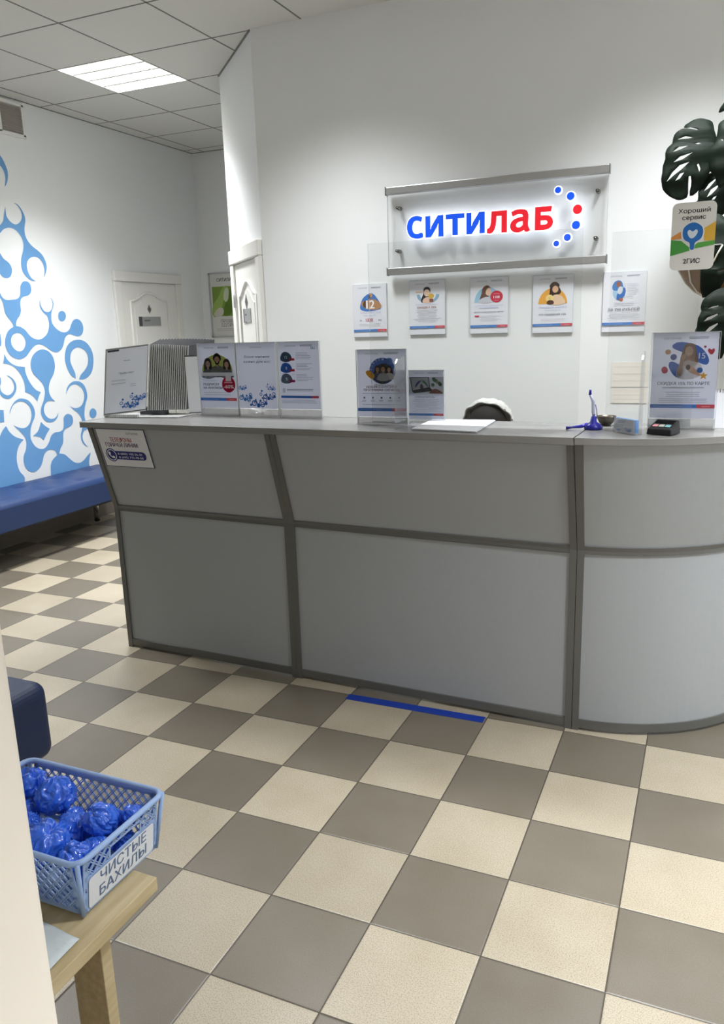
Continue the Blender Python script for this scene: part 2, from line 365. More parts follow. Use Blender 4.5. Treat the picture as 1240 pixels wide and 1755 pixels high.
MURAL = [[[(3.209,2.831,0),(3.25,2.807,0),(3.269,2.785,0),(3.286,2.753,0),(3.299,2.715,0),(3.298,2.675,0),(3.279,2.626,0),(3.256,2.597,1),(3.27,2.648,0),(3.27,2.683,0),(3.257,2.718,0),(3.238,2.737,0),(3.21,2.753,0)]],[[(3.321,2.497,1),(3.355,2.49,0),(3.386,2.461,0),(3.408,2.419,0),(3.412,2.384,0),(3.396,2.334,0),(3.391,2.292,0),(3.406,2.245,0),(3.45,2.202,0),(3.504,2.172,0),(3.545,2.138,0),(3.568,2.089,0),(3.569,2.052,0),(3.55,2.007,0),(3.523,1.973,1),(3.54,2.012,0),(3.544,2.05,0),(3.533,2.087,0),(3.5,2.12,0),(3.455,2.127,0),(3.411,2.114,0),(3.381,2.085,0),(3.371,2.048,0),(3.38,2.005,0),(3.403,1.969,0),(3.446,1.946,1),(3.4,1.951,0),(3.355,1.977,0),(3.325,2.015,0),(3.319,2.063,0),(3.329,2.112,0),(3.353,2.162,0),(3.365,2.211,0),(3.356,2.253,0),(3.326,2.292,0),(3.29,2.313,0),(3.244,2.317,0),(3.195,2.301,0),(3.159,2.272,0),(3.118,2.251,0),(3.118,2.297,0),(3.169,2.328,0),(3.201,2.36,0),(3.215,2.399,0),(3.227,2.435,0),(3.238,2.46,1),(3.236,2.43,0),(3.238,2.396,0),(3.26,2.366,0),(3.296,2.347,0),(3.328,2.349,0),(3.364,2.373,0),(3.382,2.405,0),(3.38,2.446,0),(3.354,2.481,0)]],[[(3.097,2.168,0),(3.135,2.13,0),(3.16,2.096,0),(3.199,2.072,0),(3.223,2.04,0),(3.221,2.004,0),(3.201,1.971,0),(3.164,1.959,0),(3.131,1.968,0),(3.111,1.988,0),(3.077,2.05,0)]],[[(3.062,1.876,0),(3.088,1.85,0),(3.1,1.827,0),(3.127,1.807,0),(3.19,1.807,0),(3.239,1.814,0),(3.268,1.836,0),(3.279,1.87,0),(3.286,1.907,0),(3.309,1.935,0),(3.341,1.944,0),(3.376,1.931,0),(3.388,1.897,0),(3.38,1.866,0),(3.353,1.842,0),(3.311,1.833,0),(3.28,1.818,0),(3.265,1.79,0),(3.262,1.759,0),(3.261,1.728,0),(3.243,1.692,0),(3.214,1.664,0),(3.198,1.633,0),(3.198,1.617,1),(3.237,1.61,0),(3.282,1.583,0),(3.317,1.544,0),(3.355,1.521,0),(3.405,1.513,0),(3.45,1.525,0),(3.494,1.556,0),(3.519,1.601,0),(3.526,1.646,0),(3.516,1.688,0),(3.485,1.713,0),(3.459,1.742,0),(3.452,1.777,0),(3.461,1.818,1),(3.461,1.78,0),(3.473,1.748,0),(3.5,1.723,0),(3.538,1.72,0),(3.568,1.739,0),(3.584,1.768,0),(3.585,1.807,0),(3.562,1.837,1),(3.589,1.813,0),(3.597,1.781,0),(3.585,1.749,0),(3.568,1.723,0),(3.557,1.684,0),(3.558,1.639,0),(3.586,1.6,0),(3.635,1.569,0),(3.689,1.562,0),(3.734,1.581,0),(3.759,1.617,0),(3.788,1.652,0),(3.828,1.665,0),(3.87,1.651,0),(3.893,1.616,0),(3.892,1.575,0),(3.869,1.54,0),(3.821,1.527,0),(3.779,1.536,0),(3.733,1.546,0),(3.694,1.532,0),(3.671,1.506,0),(3.65,1.46,0),(3.617,1.425,0),(3.564,1.409,0),(3.513,1.425,0),(3.469,1.453,0),(3.424,1.474,0),(3.382,1.477,0),(3.346,1.464,0),(3.302,1.431,0),(3.259,1.395,0),(3.206,1.375,0),(3.158,1.379,0),(3.114,1.401,0),(3.085,1.437,0),(3.074,1.48,0),(3.082,1.528,0),(3.108,1.574,0),(3.143,1.6,0),(3.172,1.612,1),(3.165,1.637,0),(3.136,1.674,0),(3.111,1.71,0),(3.106,1.752,0),(3.101,1.788,0),(3.083,1.817,0),(3.056,1.841,0)],[(3.198,1.567,0),(3.233,1.559,0),(3.261,1.53,0),(3.268,1.498,0),(3.253,1.461,0),(3.226,1.437,0),(3.187,1.432,0),(3.151,1.453,0),(3.132,1.484,0),(3.133,1.521,0),(3.156,1.554,0)]],[[(3.679,1.728,0),(3.709,1.714,0),(3.715,1.687,0),(3.7,1.66,0),(3.668,1.647,0),(3.64,1.658,0),(3.631,1.687,0),(3.645,1.717,0)]],[[(3.746,1.188,1),(3.7,1.218,0),(3.666,1.271,0),(3.651,1.333,0),(3.658,1.393,0),(3.69,1.452,0),(3.743,1.487,0),(3.822,1.5,0),(3.897,1.482,0),(3.949,1.436,0),(3.975,1.372,0),(3.969,1.302,0),(3.944,1.24,0),(3.897,1.198,0),(3.839,1.178,0),(3.781,1.18,1),(3.806,1.215,0),(3.861,1.253,0),(3.897,1.292,0),(3.912,1.34,0),(3.902,1.389,0),(3.868,1.421,0),(3.821,1.437,0),(3.772,1.432,0),(3.73,1.403,0),(3.712,1.364,0),(3.709,1.323,0),(3.728,1.275,0),(3.746,1.232,0)]],[[(3.427,1.437,0),(3.374,1.428,0),(3.322,1.395,0),(3.295,1.352,0),(3.289,1.301,0),(3.307,1.255,0),(3.348,1.217,0),(3.388,1.171,0),(3.399,1.124,0),(3.393,1.091,0),(3.371,1.041,0),(3.342,0.997,0),(3.332,0.952,0),(3.342,0.918,0),(3.372,0.885,0),(3.414,0.871,0),(3.46,0.877,0),(3.496,0.9,0),(3.516,0.942,1),(3.493,0.914,0),(3.464,0.898,0),(3.419,0.899,0),(3.383,0.923,0),(3.366,0.958,0),(3.371,0.994,0),(3.39,1.022,0),(3.424,1.039,0),(3.494,1.029,1),(3.462,1.058,0),(3.442,1.1,0),(3.445,1.146,0),(3.466,1.191,0),(3.499,1.228,0),(3.523,1.267,0),(3.536,1.319,0),(3.523,1.379,0),(3.485,1.42,0)]],[[(3.054,1.42,1),(3.071,1.382,0),(3.105,1.349,0),(3.157,1.325,0),(3.229,1.314,1),(3.23,1.273,0),(3.247,1.221,0),(3.28,1.167,0),(3.317,1.131,0),(3.357,1.114,1),(3.336,1.09,0),(3.311,1.046,1),(3.283,1.082,0),(3.245,1.111,0),(3.202,1.128,1),(3.207,1.179,0),(3.193,1.237,0),(3.16,1.29,0),(3.118,1.327,0),(3.073,1.345,0),(3.031,1.352,1),(3.044,1.383,0)]],[[(3.044,1.266,1),(3.081,1.251,0),(3.112,1.223,0),(3.126,1.185,0),(3.115,1.142,0),(3.081,1.107,0),(3.035,1.092,0),(2.994,1.105,0),(2.967,1.13,0),(2.942,1.163,0),(2.956,1.247,0),(2.991,1.251,1),(2.989,1.214,0),(2.977,1.19,0),(2.979,1.156,0),(3.006,1.129,0),(3.039,1.118,0),(3.077,1.132,0),(3.102,1.162,0),(3.104,1.199,0),(3.086,1.235,0)]],[[(3.027,0.974,1),(3.042,1.016,0),(3.081,1.059,0),(3.125,1.081,0),(3.166,1.082,0),(3.221,1.063,0),(3.26,1.019,0),(3.273,0.972,0),(3.262,0.927,0),(3.228,0.879,0),(3.206,0.83,0),(3.199,0.778,0),(3.217,0.729,0),(3.253,0.691,0),(3.303,0.675,0),(3.344,0.687,0),(3.382,0.725,0),(3.406,0.763,0),(3.445,0.784,0),(3.5,0.785,0),(3.54,0.799,0),(3.556,0.845,0),(3.561,0.886,0),(3.585,0.91,0),(3.619,0.915,0),(3.654,0.896,0),(3.663,0.86,0),(3.648,0.827,0),(3.607,0.808,0),(3.562,0.796,0),(3.539,0.765,0),(3.531,0.718,0),(3.521,0.685,0),(3.493,0.654,0),(3.47,0.613,1),(3.526,0.597,0),(3.576,0.554,0),(3.627,0.514,0),(3.684,0.501,0),(3.736,0.517,0),(3.78,0.546,0),(3.822,0.568,1),(3.802,0.521,0),(3.79,0.479,0),(3.789,0.406,0),(3.72,0.354,1),(3.351,0.424,1),(3.359,0.484,0),(3.367,0.537,0),(3.393,0.574,0),(3.445,0.603,1),(3.435,0.636,0),(3.389,0.658,0),(3.343,0.653,0),(3.307,0.622,0),(3.287,0.578,0),(3.254,0.537,0),(3.198,0.513,0),(3.149,0.525,0),(3.113,0.561,0),(3.102,0.609,0),(3.111,0.654,0),(3.14,0.701,0),(3.151,0.752,0),(3.143,0.792,0),(3.109,0.836,0),(3.049,0.895,1),(3.098,0.87,0),(3.146,0.86,0),(3.19,0.874,0),(3.22,0.906,0),(3.237,0.956,0),(3.229,1.009,0),(3.193,1.048,0),(3.146,1.063,0),(3.096,1.055,0),(3.059,1.027,0)]],[[(2.982,0.896,1),(3.006,0.85,0),(3.055,0.805,0),(3.13,0.775,1),(3.09,0.748,0),(3.059,0.707,0),(3.041,0.652,0),(3.04,0.594,0),(3.055,0.539,0),(3.092,0.486,0),(3.073,0.423,1),(2.803,0.432,1),(2.855,0.739,0),(2.917,0.833,0),(2.946,0.87,0)]],[[(2.926,1.022,1),(2.978,1.014,1),(2.975,0.973,0),(2.97,0.93,1),(2.933,0.929,0),(2.91,0.932,1)]],[[(3.32,0.886,1),(3.358,0.85,0),(3.402,0.821,1),(3.36,0.782,0),(3.327,0.741,1),(3.292,0.772,0),(3.222,0.788,1),(3.273,0.814,0),(3.301,0.85,0)]],[[(3.618,1.071,1),(3.638,1.124,0),(3.681,1.158,0),(3.731,1.17,0),(3.788,1.161,0),(3.832,1.129,0),(3.854,1.078,0),(3.854,1.029,0),(3.829,0.982,0),(3.809,0.934,0),(3.798,0.879,0),(3.805,0.829,0),(3.824,0.791,0),(3.815,0.767,0),(3.773,0.755,0),(3.749,0.715,0),(3.751,0.679,0),(3.775,0.64,0),(3.806,0.614,1),(3.756,0.643,0),(3.732,0.682,0),(3.731,0.725,0),(3.751,0.772,0),(3.765,0.819,0),(3.756,0.87,0),(3.728,0.908,0),(3.685,0.941,0),(3.639,0.979,1),(3.687,0.956,0),(3.735,0.953,0),(3.782,0.972,0),(3.814,1.018,0),(3.818,1.074,0),(3.791,1.118,0),(3.737,1.144,0),(3.688,1.14,0),(3.645,1.109,0)]],[[(3.906,0.93,0),(3.934,0.914,0),(3.942,0.884,0),(3.926,0.857,0),(3.893,0.848,0),(3.865,0.864,0),(3.858,0.894,0),(3.874,0.92,0)]],[[(3.04,1.566,1),(3.042,1.511,0),(3.033,1.475,1),(3.004,1.488,1)]]]
# ------------------------------------------------------------------ the room
WX, WY_FAR, WY_BIG = -3.748, 5.63, 3.078
E1 = Vector((-2.164, 3.717, 0)); E2 = Vector((-1.53, 3.083, 0))
RX, NY = 3.3, -2.9
struct('floor', MB().box(WX - .15, RX + .15, NY - .6, WY_FAR + .15, -.12, 0), FLOOR)
struct('wall_left', MB().box(WX - .15, WX, NY - .15, WY_FAR + .15, 0, H + .3), WALL)
struct('wall_far', MB().box(WX, -1.9, WY_FAR, WY_FAR + .15, 0, H + .3), WALL)
mb = MB().prism([E1, E2, (E2.x, E2.y + .5, 0), (E1.x + .35, 4.2, 0), (E1.x + .35, WY_FAR, 0), (E1.x, WY_FAR, 0)], (0, 0, H + .3))
struct('wall_diagonal', mb, WALL)
struct('wall_back', MB().box(E2.x, RX + .15, WY_BIG, WY_BIG + .15, 0, H + .3), WALL)
struct('wall_right', MB().box(RX, RX + .15, NY - .15, WY_BIG, 0, H + .3), WALL)
# wall behind the camera with the glazed entrance
DX0, DX1, DZ = .20, 2.30, 2.4
struct('wall_near', MB().box(WX, DX0, NY - .15, NY, 0, H + .3).box(DX1, RX, NY - .15, NY, 0, H + .3).box(DX0, DX1, NY - .15, NY, DZ, H + .3), WALL)
fr = MB()
for x in (DX0, (DX0 + DX1) / 2 - .03, DX1 - .06): fr.box(x, x + .06, NY - .1, NY - .04, 0, DZ)
for z in (0, 1.0, DZ - .06): fr.box(DX0, DX1, NY - .1, NY - .04, z, z + .06)
d3 = struct('door_3', fr, WHITE_SATIN, bevel=.004)
build('glass_pane', MB().box(DX0 + .05, DX1 - .05, NY - .075, NY - .07, .05, DZ - .05), clear('door_glass', '#FFFFFF', .3), d3)
# the partition end close by on the left
q = at(45, 1380, y=-.80)
cm = MB(); pts = []
x1, y1, y0, rr = q.x + .022, -.80, -.95, .035
for cx, cy, a in ((x1 - rr, y1 - rr, 90), (x1 - rr, y0 + rr, 0)):
    pts += [(cx + rr * math.cos(math.radians(a - 10 * k)), cy + rr * math.sin(math.radians(a - 10 * k)), 0) for k in range(10)]
pts = [(-1.6, y1, 0)] + pts + [(-1.6, y0, 0)]
cm.prism(pts, (0, 0, H)); cm.sm = [len(f) == 4 for f in cm.f]
o = struct('wall_entry', cm, CREAM)
# suspended ceiling, 0.6 m cells, a recess where a luminaire sits
GX, GY, S6 = -3.0, 3.09, .6
CEIL = mat('ceiling_tile', '#D9D8D2', .85, noise_amt=.02, nscale=120, bump=.15)
TBAR = mat('shade_darkened_grid_bar', '#77766F', .5)  # dark grey paints the shadow along the tile joints into the bars
cb = MB()
x = GX - 2 * S6; i = -2
for i in range(-2, 11):
    for j in range(-11, 6):
        if (i, j) in LAMPS: continue
        x0, x1_ = max(WX, GX + i * S6), min(RX, GX + (i + 1) * S6); y0_, y1_ = max(NY, GY + j * S6), min(WY_FAR, GY + (j + 1) * S6)
        if x1_ - x0 < .01 or y1_ - y0_ < .01: continue
        cb.box(x0 + .004, x1_ - .004, y0_ + .004, y1_ - .004, H, H + .015)
ceil = struct('ceiling', cb, CEIL)
tb = MB()
for i in range(-1, 11):
    xx = GX + i * S6
    if WX < xx < RX: tb.box(xx - .005, xx + .005, NY, WY_FAR, H - .0015, H + .02)
for j in range(-10, 6):
    yy = GY + j * S6
    if NY < yy < WY_FAR: tb.box(WX, RX, yy - .005, yy + .005, H - .0015, H + .02)
tb.box(WX, WX + .008, NY, WY_FAR, H - .004, H + .02).box(WX, E1.x, WY_FAR - .008, WY_FAR, H - .004, H + .02)
dv = (E2 - E1).normalized()
for a, b in ((E1, E2),):
    n_ = Vector((dv.y, -dv.x, 0)) * .01
    tb.prism([a + Vector((0, 0, H - .006)), b + Vector((0, 0, H - .006)), b + n_ + Vector((0, 0, H - .006)), a + n_ + Vector((0, 0, H - .006))], (0, 0, .02))
o = build('ceiling_grid', tb, TBAR, ceil)
struct('trim_1', MB().box(WX, RX, NY, WY_FAR, H + .25, H + .3), WALL)
# skirting
struct('baseboard_left', MB().box(WX, WX + .012, NY, WY_FAR, 0, .125), SKIRT)
struct('baseboard_far', MB().box(WX + .012, E1.x, WY_FAR - .012, WY_FAR, 0, .125), SKIRT)
struct('baseboard_back', MB().box(E2.x + .05, RX, WY_BIG - .012, WY_BIG, 0, .125), SKIRT)

# ------------------------------------------------------------------ doors (local: x right, y up, z out of the wall)
DOOR_W = mat('white_door_lacquer', '#E9E8E2', .4, noise_amt=.01, nscale=6)
PLATE = mat('satin_steel_plate', '#A8A9A8', .38, metal=.5)
PLATE_D = mat('dark_grey_plate_edge', '#4A4B4D', .5)
def door(name, M, x0, x1, top, cw, ax0, ax1, az, rise, plate, dia, hinge=False):
    T = lambda mb: MB().merge(mb, M)
    cas = MB().box(x0, x0 + cw, 0, top - cw, .0, .028).box(x1 - cw, x1, 0, top - cw, 0, .028).box(x0, x1, top - cw, top, 0, .034)
    cas.mats = []; d = build(name, T(cas), DOOR_W, bevel=.006); d['kind'] = 'structure'
    lf = MB().box(x0 + cw, x1 - cw, .01, top - cw - .004, 0, .012)
    leaf = build('leaf', T(lf), DOOR_W, d, bevel=.002)
    ml = MB()
    def moulding(lx0, lx1, z0, z1, ri):
        n = 16; pts = [(lx0, z0, .014), (lx0, z1, .014)]
        for k in range(1, n):
            t = k / n; pts.append((lx0 + (lx1 - lx0) * t, z1 + ri * .5 * (1 - math.cos(2 * PI * t)) , .014))
        pts += [(lx1, z1, .014), (lx1, z0, .014)]
        ml.tube(pts, .011, seg=8, closed=True)
        ml.prism([(lx0 + .05 + (lx1 - lx0 - .1) * k / n, (z1 - .05) + ri * .5 * (1 - math.cos(2 * PI * k / n)), .011) for k in range(n + 1)] + [(lx1 - .05, z0 + .05, .011), (lx0 + .05, z0 + .05, .011)], (0, 0, .006))
    moulding(ax0, ax1, 1.0, az, rise); moulding(ax0, ax1, .2, .85, 0)
    build('panel_moulding', T(ml), DOOR_W, d)
    px0, px1, pz0, pz1 = plate
    build('name_plate', T(MB().box(px0, px1, pz0, pz1, .014, .022)), PLATE, d, bevel=.001)
    sp = MB().box(px0 - .001, px0 + (px1 - px0) * .13, pz0 - .001, pz1 + .001, .014, .0225)
    build('plate_edge', T(sp), PLATE_D, d)
    a = Art(px1 - px0, pz1 - pz0, 0); a.lines((px1 - px0) * .22, (px1 - px0) * .5, (pz1 - pz0) * .5, 1 if px1 - px0 > .2 else 2, .05, .012, '#6d6e70')
    a.put('plate_lettering', M @ Matrix.Translation((px0, pz0, .0222)), d)
    dx, dz, ds = dia
    dm = MB().prism([(dx, dz + ds, .012), (dx + ds * .72, dz, .012), (dx, dz - ds, .012), (dx - ds * .72, dz, .012)], (0, 0, .008), mat('pictogram_grey', '#8A8A88', .4, metal=.4))
    dm.prism([(dx, dz + ds * .5, .020), (dx + ds * .3, dz, .020), (dx, dz - ds * .5, .020), (dx - ds * .3, dz, .020)], (0, 0, .002), ink('#4c4d4e'))
    build('pictogram', T(dm), None, d)
    hx = x1 - cw - .06
    hm = MB().tube([(hx, 1.0, .012), (hx, 1.0, .06), (hx - .02, 1.0, .065), (hx - .12, 1.0, .065)], .009).lathe([(.024, 0), (.024, .008), (.0, .009)], (hx, 1.0, .012))
    build('door_handle', T(hm), STEEL, d)
    if hinge:
        build('hinge', T(MB().tube([(x0 + cw - .006, 1.69, .028), (x0 + cw - .006, 1.80, .028)], .009, seg=8)), STEEL, d)
    return d
ML = frame((WX, 0, 0), (0, 1, 0), (0, 0, 1))
door('door_1', ML, 4.303, 5.253, 2.065, .085, 4.50, 5.03, 1.815, .075, (4.592, 4.899, 1.598, 1.679), (4.75, 1.745, .04))
MD = frame(E1, dv, (0, 0, 1))
door('door_2', MD, .065, .885, 2.075, .095, .27, .72, 1.76, .09, (.37, .57, 1.585, 1.675), (.46, 1.72, .05), True)

# ------------------------------------------------------------------ mural on the left wall
mm = MB(); MUR = mat('blue_wall_paint', '#6B9FD2', .6, noise_amt=.03, nscale=5)
for k, loops in enumerate(MURAL):
    ls = [[Vector((p.x, p.y, 0)) for p in smooth_loop(l, 3)] for l in loops]
    tri = tessellate_polygon(ls); vs = [p for l in ls for p in l]
    for t in tri:
        a, b, c = (vs[i] for i in t)
        if (b - a).cross(c - a).z < 0: t = tuple(reversed(t))
        mm.add([vs[i] for i in t], [(0, 1, 2)], MUR)
tag(build('wall_mural', MB().merge(mm, frame((WX + .002, 0, 0), (0, 1, 0), (0, 0, 1)))),
    'light blue molecule mural of rounded blobs and rings painted on the left wall', 'mural')

# ------------------------------------------------------------------ wall vent
vt = thing('wall_vent', 'small grey ventilation grille high on the left wall under the ceiling', 'vent', (WX, 3.39, 3.08))
vm = MB().box(0, .02, -.13, -.105, -.11, .11).box(0, .02, .09, .115, -.11, .11).box(0, .02, -.13, .115, .095, .12).box(0, .02, -.13, .115, -.12, -.095)
T3 = Matrix.Translation((WX, 3.39, 3.08))
build('frame', MB().merge(vm, T3), WHITE_SATIN, vt, bevel=.002)
vm = MB()
for k in range(12):
    z = -.09 + k * .0157
    vm.prism([(.002, -.105, z), (.016, -.105, z - .008), (.016, -.105, z - .006), (.002, -.105, z + .002)], (0, .195, 0))
vm.box(0, .003, -.105, .09, -.095, .095)
build('slats', MB().merge(vm, T3), mat('vent_grey', '#B5AFA6', .6), vt)

# ------------------------------------------------------------------ ceiling lights
LOUV = mat('louvre_aluminium', '#8E8F8C', .5)
TUBE = mat('fluorescent_tube', '#FFFFFF', .5, emit='#FFF8EE', estr=14)
lamp_labels = {(0, 0): 'square recessed louvred ceiling light shining above the corridor by the blue mural',
               (3, -2): 'square recessed louvred ceiling light above the poster holders on the worktop',
               (6, -2): 'square recessed louvred ceiling light above the counter, right of the glowing sign',
               (9, -2): 'square recessed louvred ceiling light beyond the hanging plant by the right wall',
               (0, -3): 'square recessed louvred ceiling light above the long bench by the mural',
               (5, -8): 'added unseen louvred ceiling light just inside the entrance, brightening the cream partition',
               (8, -5): 'square recessed louvred ceiling light in front of the curved counter end'}
def ceiling_light(ci, cj):
    cx, cy = GX + (ci + .5) * S6, GY + (cj + .5) * S6
    t = thing('ceiling_light', lamp_labels[(ci, cj)], 'ceiling light', (cx, cy, H))
    hm = MB(); a = .297; T = Matrix.Translation((cx, cy, H))
    hm.box(-a, a, -a, a, .085, .09)
    for s in (-1, 1): hm.box(s * a - .003, s * a + .003, -a, a, -.002, .09).box(-a, a, s * a - .003, s * a + .003, -.002, .09)
    build('housing', MB().merge(hm, T), WHITE_SATIN, t)
    lv = MB()
    for k in range(3): lv.box(-.148 + k * .148 - .007, -.148 + k * .148 + .007, -.293, .293, .002, .034)
    for k in range(7): lv.box(-.293, .293, -.22 + k * .0733 - .002, -.22 + k * .0733 + .002, .006, .034)
    lv = MB().merge(lv, Matrix.Rotation(PI / 2, 4, 'Z'))
    build('louvre', MB().merge(lv, T), LOUV, t)
    if (ci, cj) == (0, 0):
        for k in range(4): build('tube', MB().tube([(-.28, -.222 + k * .148, .058), (.28, -.222 + k * .148, .058)], .008, seg=10).merge(MB()) if 0 else MB().merge(MB().tube([(-.28, -.222 + k * .148, .045), (.28, -.222 + k * .148, .045)], .008, seg=10), T), TUBE, t)
    l = area('lamp_light', (0, 0, .052 if (ci, cj) != (0, 0) else .056), (0, 0, 0), .57, .57, LAMP_W * LAMPS[(ci, cj)], LAMP_C, LAMP_SPREAD); l.parent = t
    sp = bpy.data.lights.new('lamp_beam', 'SPOT'); sp.energy = BEAM_W * LAMPS[(ci, cj)]; sp.color = LAMP_C; sp.spot_size = BEAM_CONE; sp.spot_blend = BEAM_BLEND; sp.shadow_soft_size = .16
    so = bpy.data.objects.new('lamp_beam', sp); so.location = (0, 0, -.004); col.objects.link(so); so.parent = t
for c in LAMPS: ceiling_light(*c)
# ------------------------------------------------------------------ reception counter
th = -.037; Dd = Vector((math.cos(th), math.sin(th), 0)); Nn = Vector((Dd.y, -Dd.x, 0)); OO = Vector((.625, 1.533, 0))
def K(u, v, z): return OO + Dd * u + Nn * v + Vector((0, 0, z))
def ext(mb, u0, u1, loop, m=None): return mb.prism([K(u0, v, z) for v, z in loop], Dd * (u1 - u0), m)
LEAN, ZK, ZT = .118, .72, 1.124
vz = lambda z: 0 if z < ZK else LEAN * (z - ZK) / (ZT - ZK)
F_POST = [(.008, 0), (.008, ZK), (.008 + LEAN, ZT), (-.024 + LEAN, ZT), (-.024, ZK), (-.024, 0)]
F_LOW = [(0, .04), (0, .712), (-.012, .712), (-.012, .04)]
F_UP = [(vz(.728) , .728), (vz(1.124), 1.124), (vz(1.124) - .012, 1.124), (vz(.728) - .012, .728)]
F_RAIL = [(.006, .706), (.006, ZK), (vz(.736) + .006, .736), (vz(.736) - .018, .736), (-.018, .706)]
F_BOT = [(.006, .012), (.006, .046), (-.018, .046), (-.018, .012)]
F_SIDE = [(-.024, .01), (-.024, ZK), (LEAN - .024, ZT), (-.26, ZT), (-.26, .78), (-.62, .78), (-.62, .01)]
PW = .024
def unit(u0, u1, label):
    t = thing('reception_counter', label, 'counter', K((u0 + u1) / 2, -.2, 0), group='grey reception counter units')
    for a in (u0 + .001, u1 - PW - .001): build('post', ext(MB(), a, a + PW, F_POST), METAL_G, t, bevel=.002)
    build('lower_panel', ext(MB(), u0 + PW, u1 - PW, F_LOW), PANEL_G, t)
    build('upper_panel', ext(MB(), u0 + PW, u1 - PW, F_UP), PANEL_G, t)
    build('middle_rail', ext(MB(), u0 + PW, u1 - PW, F_RAIL), METAL_G, t, bevel=.002)
    build('bottom_rail', ext(MB(), u0 + PW, u1 - PW, F_BOT), METAL_G, t, bevel=.002)
    for a in (u0 + .003, u1 - .021): build('side_panel', ext(MB(), a, a + .018, F_SIDE), METAL_G, t)
    build('desk_top', ext(MB(), u0 + .022, u1 - .022, [(-.03, .755), (-.03, .78), (-.66, .78), (-.66, .755)]), TOP_G, t)
    return t
UL, UJ = -2.205, -1.222
unit(UL, UJ, 'left counter unit of silver grey panels with a hotline notice stuck on it')
unit(UJ, -.001, 'wide middle counter unit of silver grey panels, between the other two')
wt = ext(MB(), UL - .035, -.001, [(LEAN + .016, ZT + .001), (LEAN + .016, 1.15), (-.265, 1.15), (-.265, ZT + .001)])
tag(build('worktop', wt, TOP_G, None, bevel=.002, loc=K(-1.1, 0, 1.125)), 'long straight grey worktop lying over the left and middle counter units', 'worktop')
RB = .667; CC = OO - Nn * RB; A0 = math.atan2(Nn.y, Nn.x)
def KA(a, v, z): return CC + Vector((math.cos(A0 + a), math.sin(A0 + a), 0)) * (RB + v) + Vector((0, 0, z))
def sweep(a0, a1, loop, n=36, m=None):
    mb = MB(); vs = []; L = len(loop)
    for i in range(n + 1): vs += [KA(a0 + (a1 - a0) * i / n, v, z) for v, z in loop]
    fs = [(i * L + k, i * L + (k + 1) % L, (i + 1) * L + (k + 1) % L, (i + 1) * L + k) for i in range(n) for k in range(L)]
    fs = [tuple(reversed(f)) for f in fs]
    fs += [tuple(range(L)), tuple(reversed(range(n * L, n * L + L)))]
    return mb.add(vs, fs, m)
A1 = math.radians(92); da = PW / RB
cu = thing('curved_reception_counter', 'rounded right end unit of the counter with curved pale grey panels', 'counter', (CC.x + .3, CC.y - .4, 0), group='grey reception counter units')
for a in (.002, A1 - da): build('post', sweep(a, a + da, F_POST, 2), METAL_G, cu)
build('lower_panel', sweep(da, A1 - da, F_LOW), PANEL_G, cu)
build('upper_panel', sweep(da, A1 - da, F_UP), PANEL_G, cu)
build('middle_rail', sweep(da, A1 - da, F_RAIL), METAL_G, cu)
build('bottom_rail', sweep(da, A1 - da, F_BOT), METAL_G, cu)
build('desk_top', sweep(.03, A1 - .03, [(-.03, .755), (-.03, .78), (-.6, .78), (-.6, .755)]), TOP_G, cu)
wt2 = sweep(.002, A1 + .02, [(LEAN + .016, ZT + .001), (LEAN + .016, 1.15), (-.265, 1.15), (-.265, ZT + .001)], 44)
tag(build('curved_worktop', wt2, TOP_G, None, bevel=.002, loc=(CC.x, CC.y - .5, 1.125)), 'short curved grey worktop on the rounded end unit of the counter', 'worktop')

# hotline notice on the leaning upper panel
def on_lean(u, v, off=.0015):
    p0 = K(0, off, ZK); n = Dd.cross(Nn * LEAN + Vector((0, 0, ZT - ZK))).normalized(); d = ray(u, v)
    return CAM + d * ((p0 - CAM).dot(n) / d.dot(n))
tl, tr, br, bl = (on_lean(*q) for q in ((167, 734), (246, 735), (270, 803), (184, 798)))
W_, H_ = ((tr - tl).length + (br - bl).length) / 2, (tl - bl).length
upv = (Nn * LEAN + Vector((0, 0, ZT - ZK)))
Mn = frame(bl + (Nn * .003), Dd, upv)
a = Art(W_, H_, .0012, '#3A3F6A')
a.rect(.003, .003, W_ - .003, H_ - .003, '#E4E6EC')
a.text('СИТИЛАБ', W_ * .74, H_ * .86, .010, '#4A4E58', width=W_ * .24)
a.text('ТЕЛЕФОНЫ', W_ * .47, H_ * .665, .020, '#A8434E', bold=.03, width=W_ * .44)
a.text('ГОРЯЧЕЙ ЛИНИИ', W_ * .46, H_ * .535, .019, '#54386A', bold=.03, width=W_ * .66)
a.rrect(W_ * .14, H_ * .20, W_ * .90, H_ * .42, H_ * .1, '#2A2E7A')
a.disc(W_ * .19, H_ * .31, H_ * .175, '#2A2E7A'); a.disc(W_ * .19, H_ * .31, H_ * .15, '#DDE0EC'); a.disc(W_ * .19, H_ * .31, H_ * .128, '#2A2E7A')
cx, cy, r = W_ * .19, H_ * .31, H_ * .08
a.blob([(cx - r, cy + r), (cx - r * .4, cy + r * 1.0), (cx - r * .2, cy + r * .4), (cx - r * .5, cy + r * .1), (cx + r * .1, cy - r * .5), (cx + r * .4, cy - r * .2), (cx + r, cy - r * .5), (cx + r * .9, cy - r * 1.0), (cx, cy - r * .9), (cx - r * .9, cy)], '#E8EAF4')
a.text('8 (800) 100-36-30', W_ * .58, H_ * .325, .0105, '#E8EAF4', width=W_ * .5); a.text('8 (495) 775-98-08', W_ * .585, H_ * .235, .0105, '#E8EAF4', width=W_ * .5)
tag(a.put('hotline_notice', Mn), 'white hotline notice with a telephone symbol stuck on the left counter unit', 'notice')

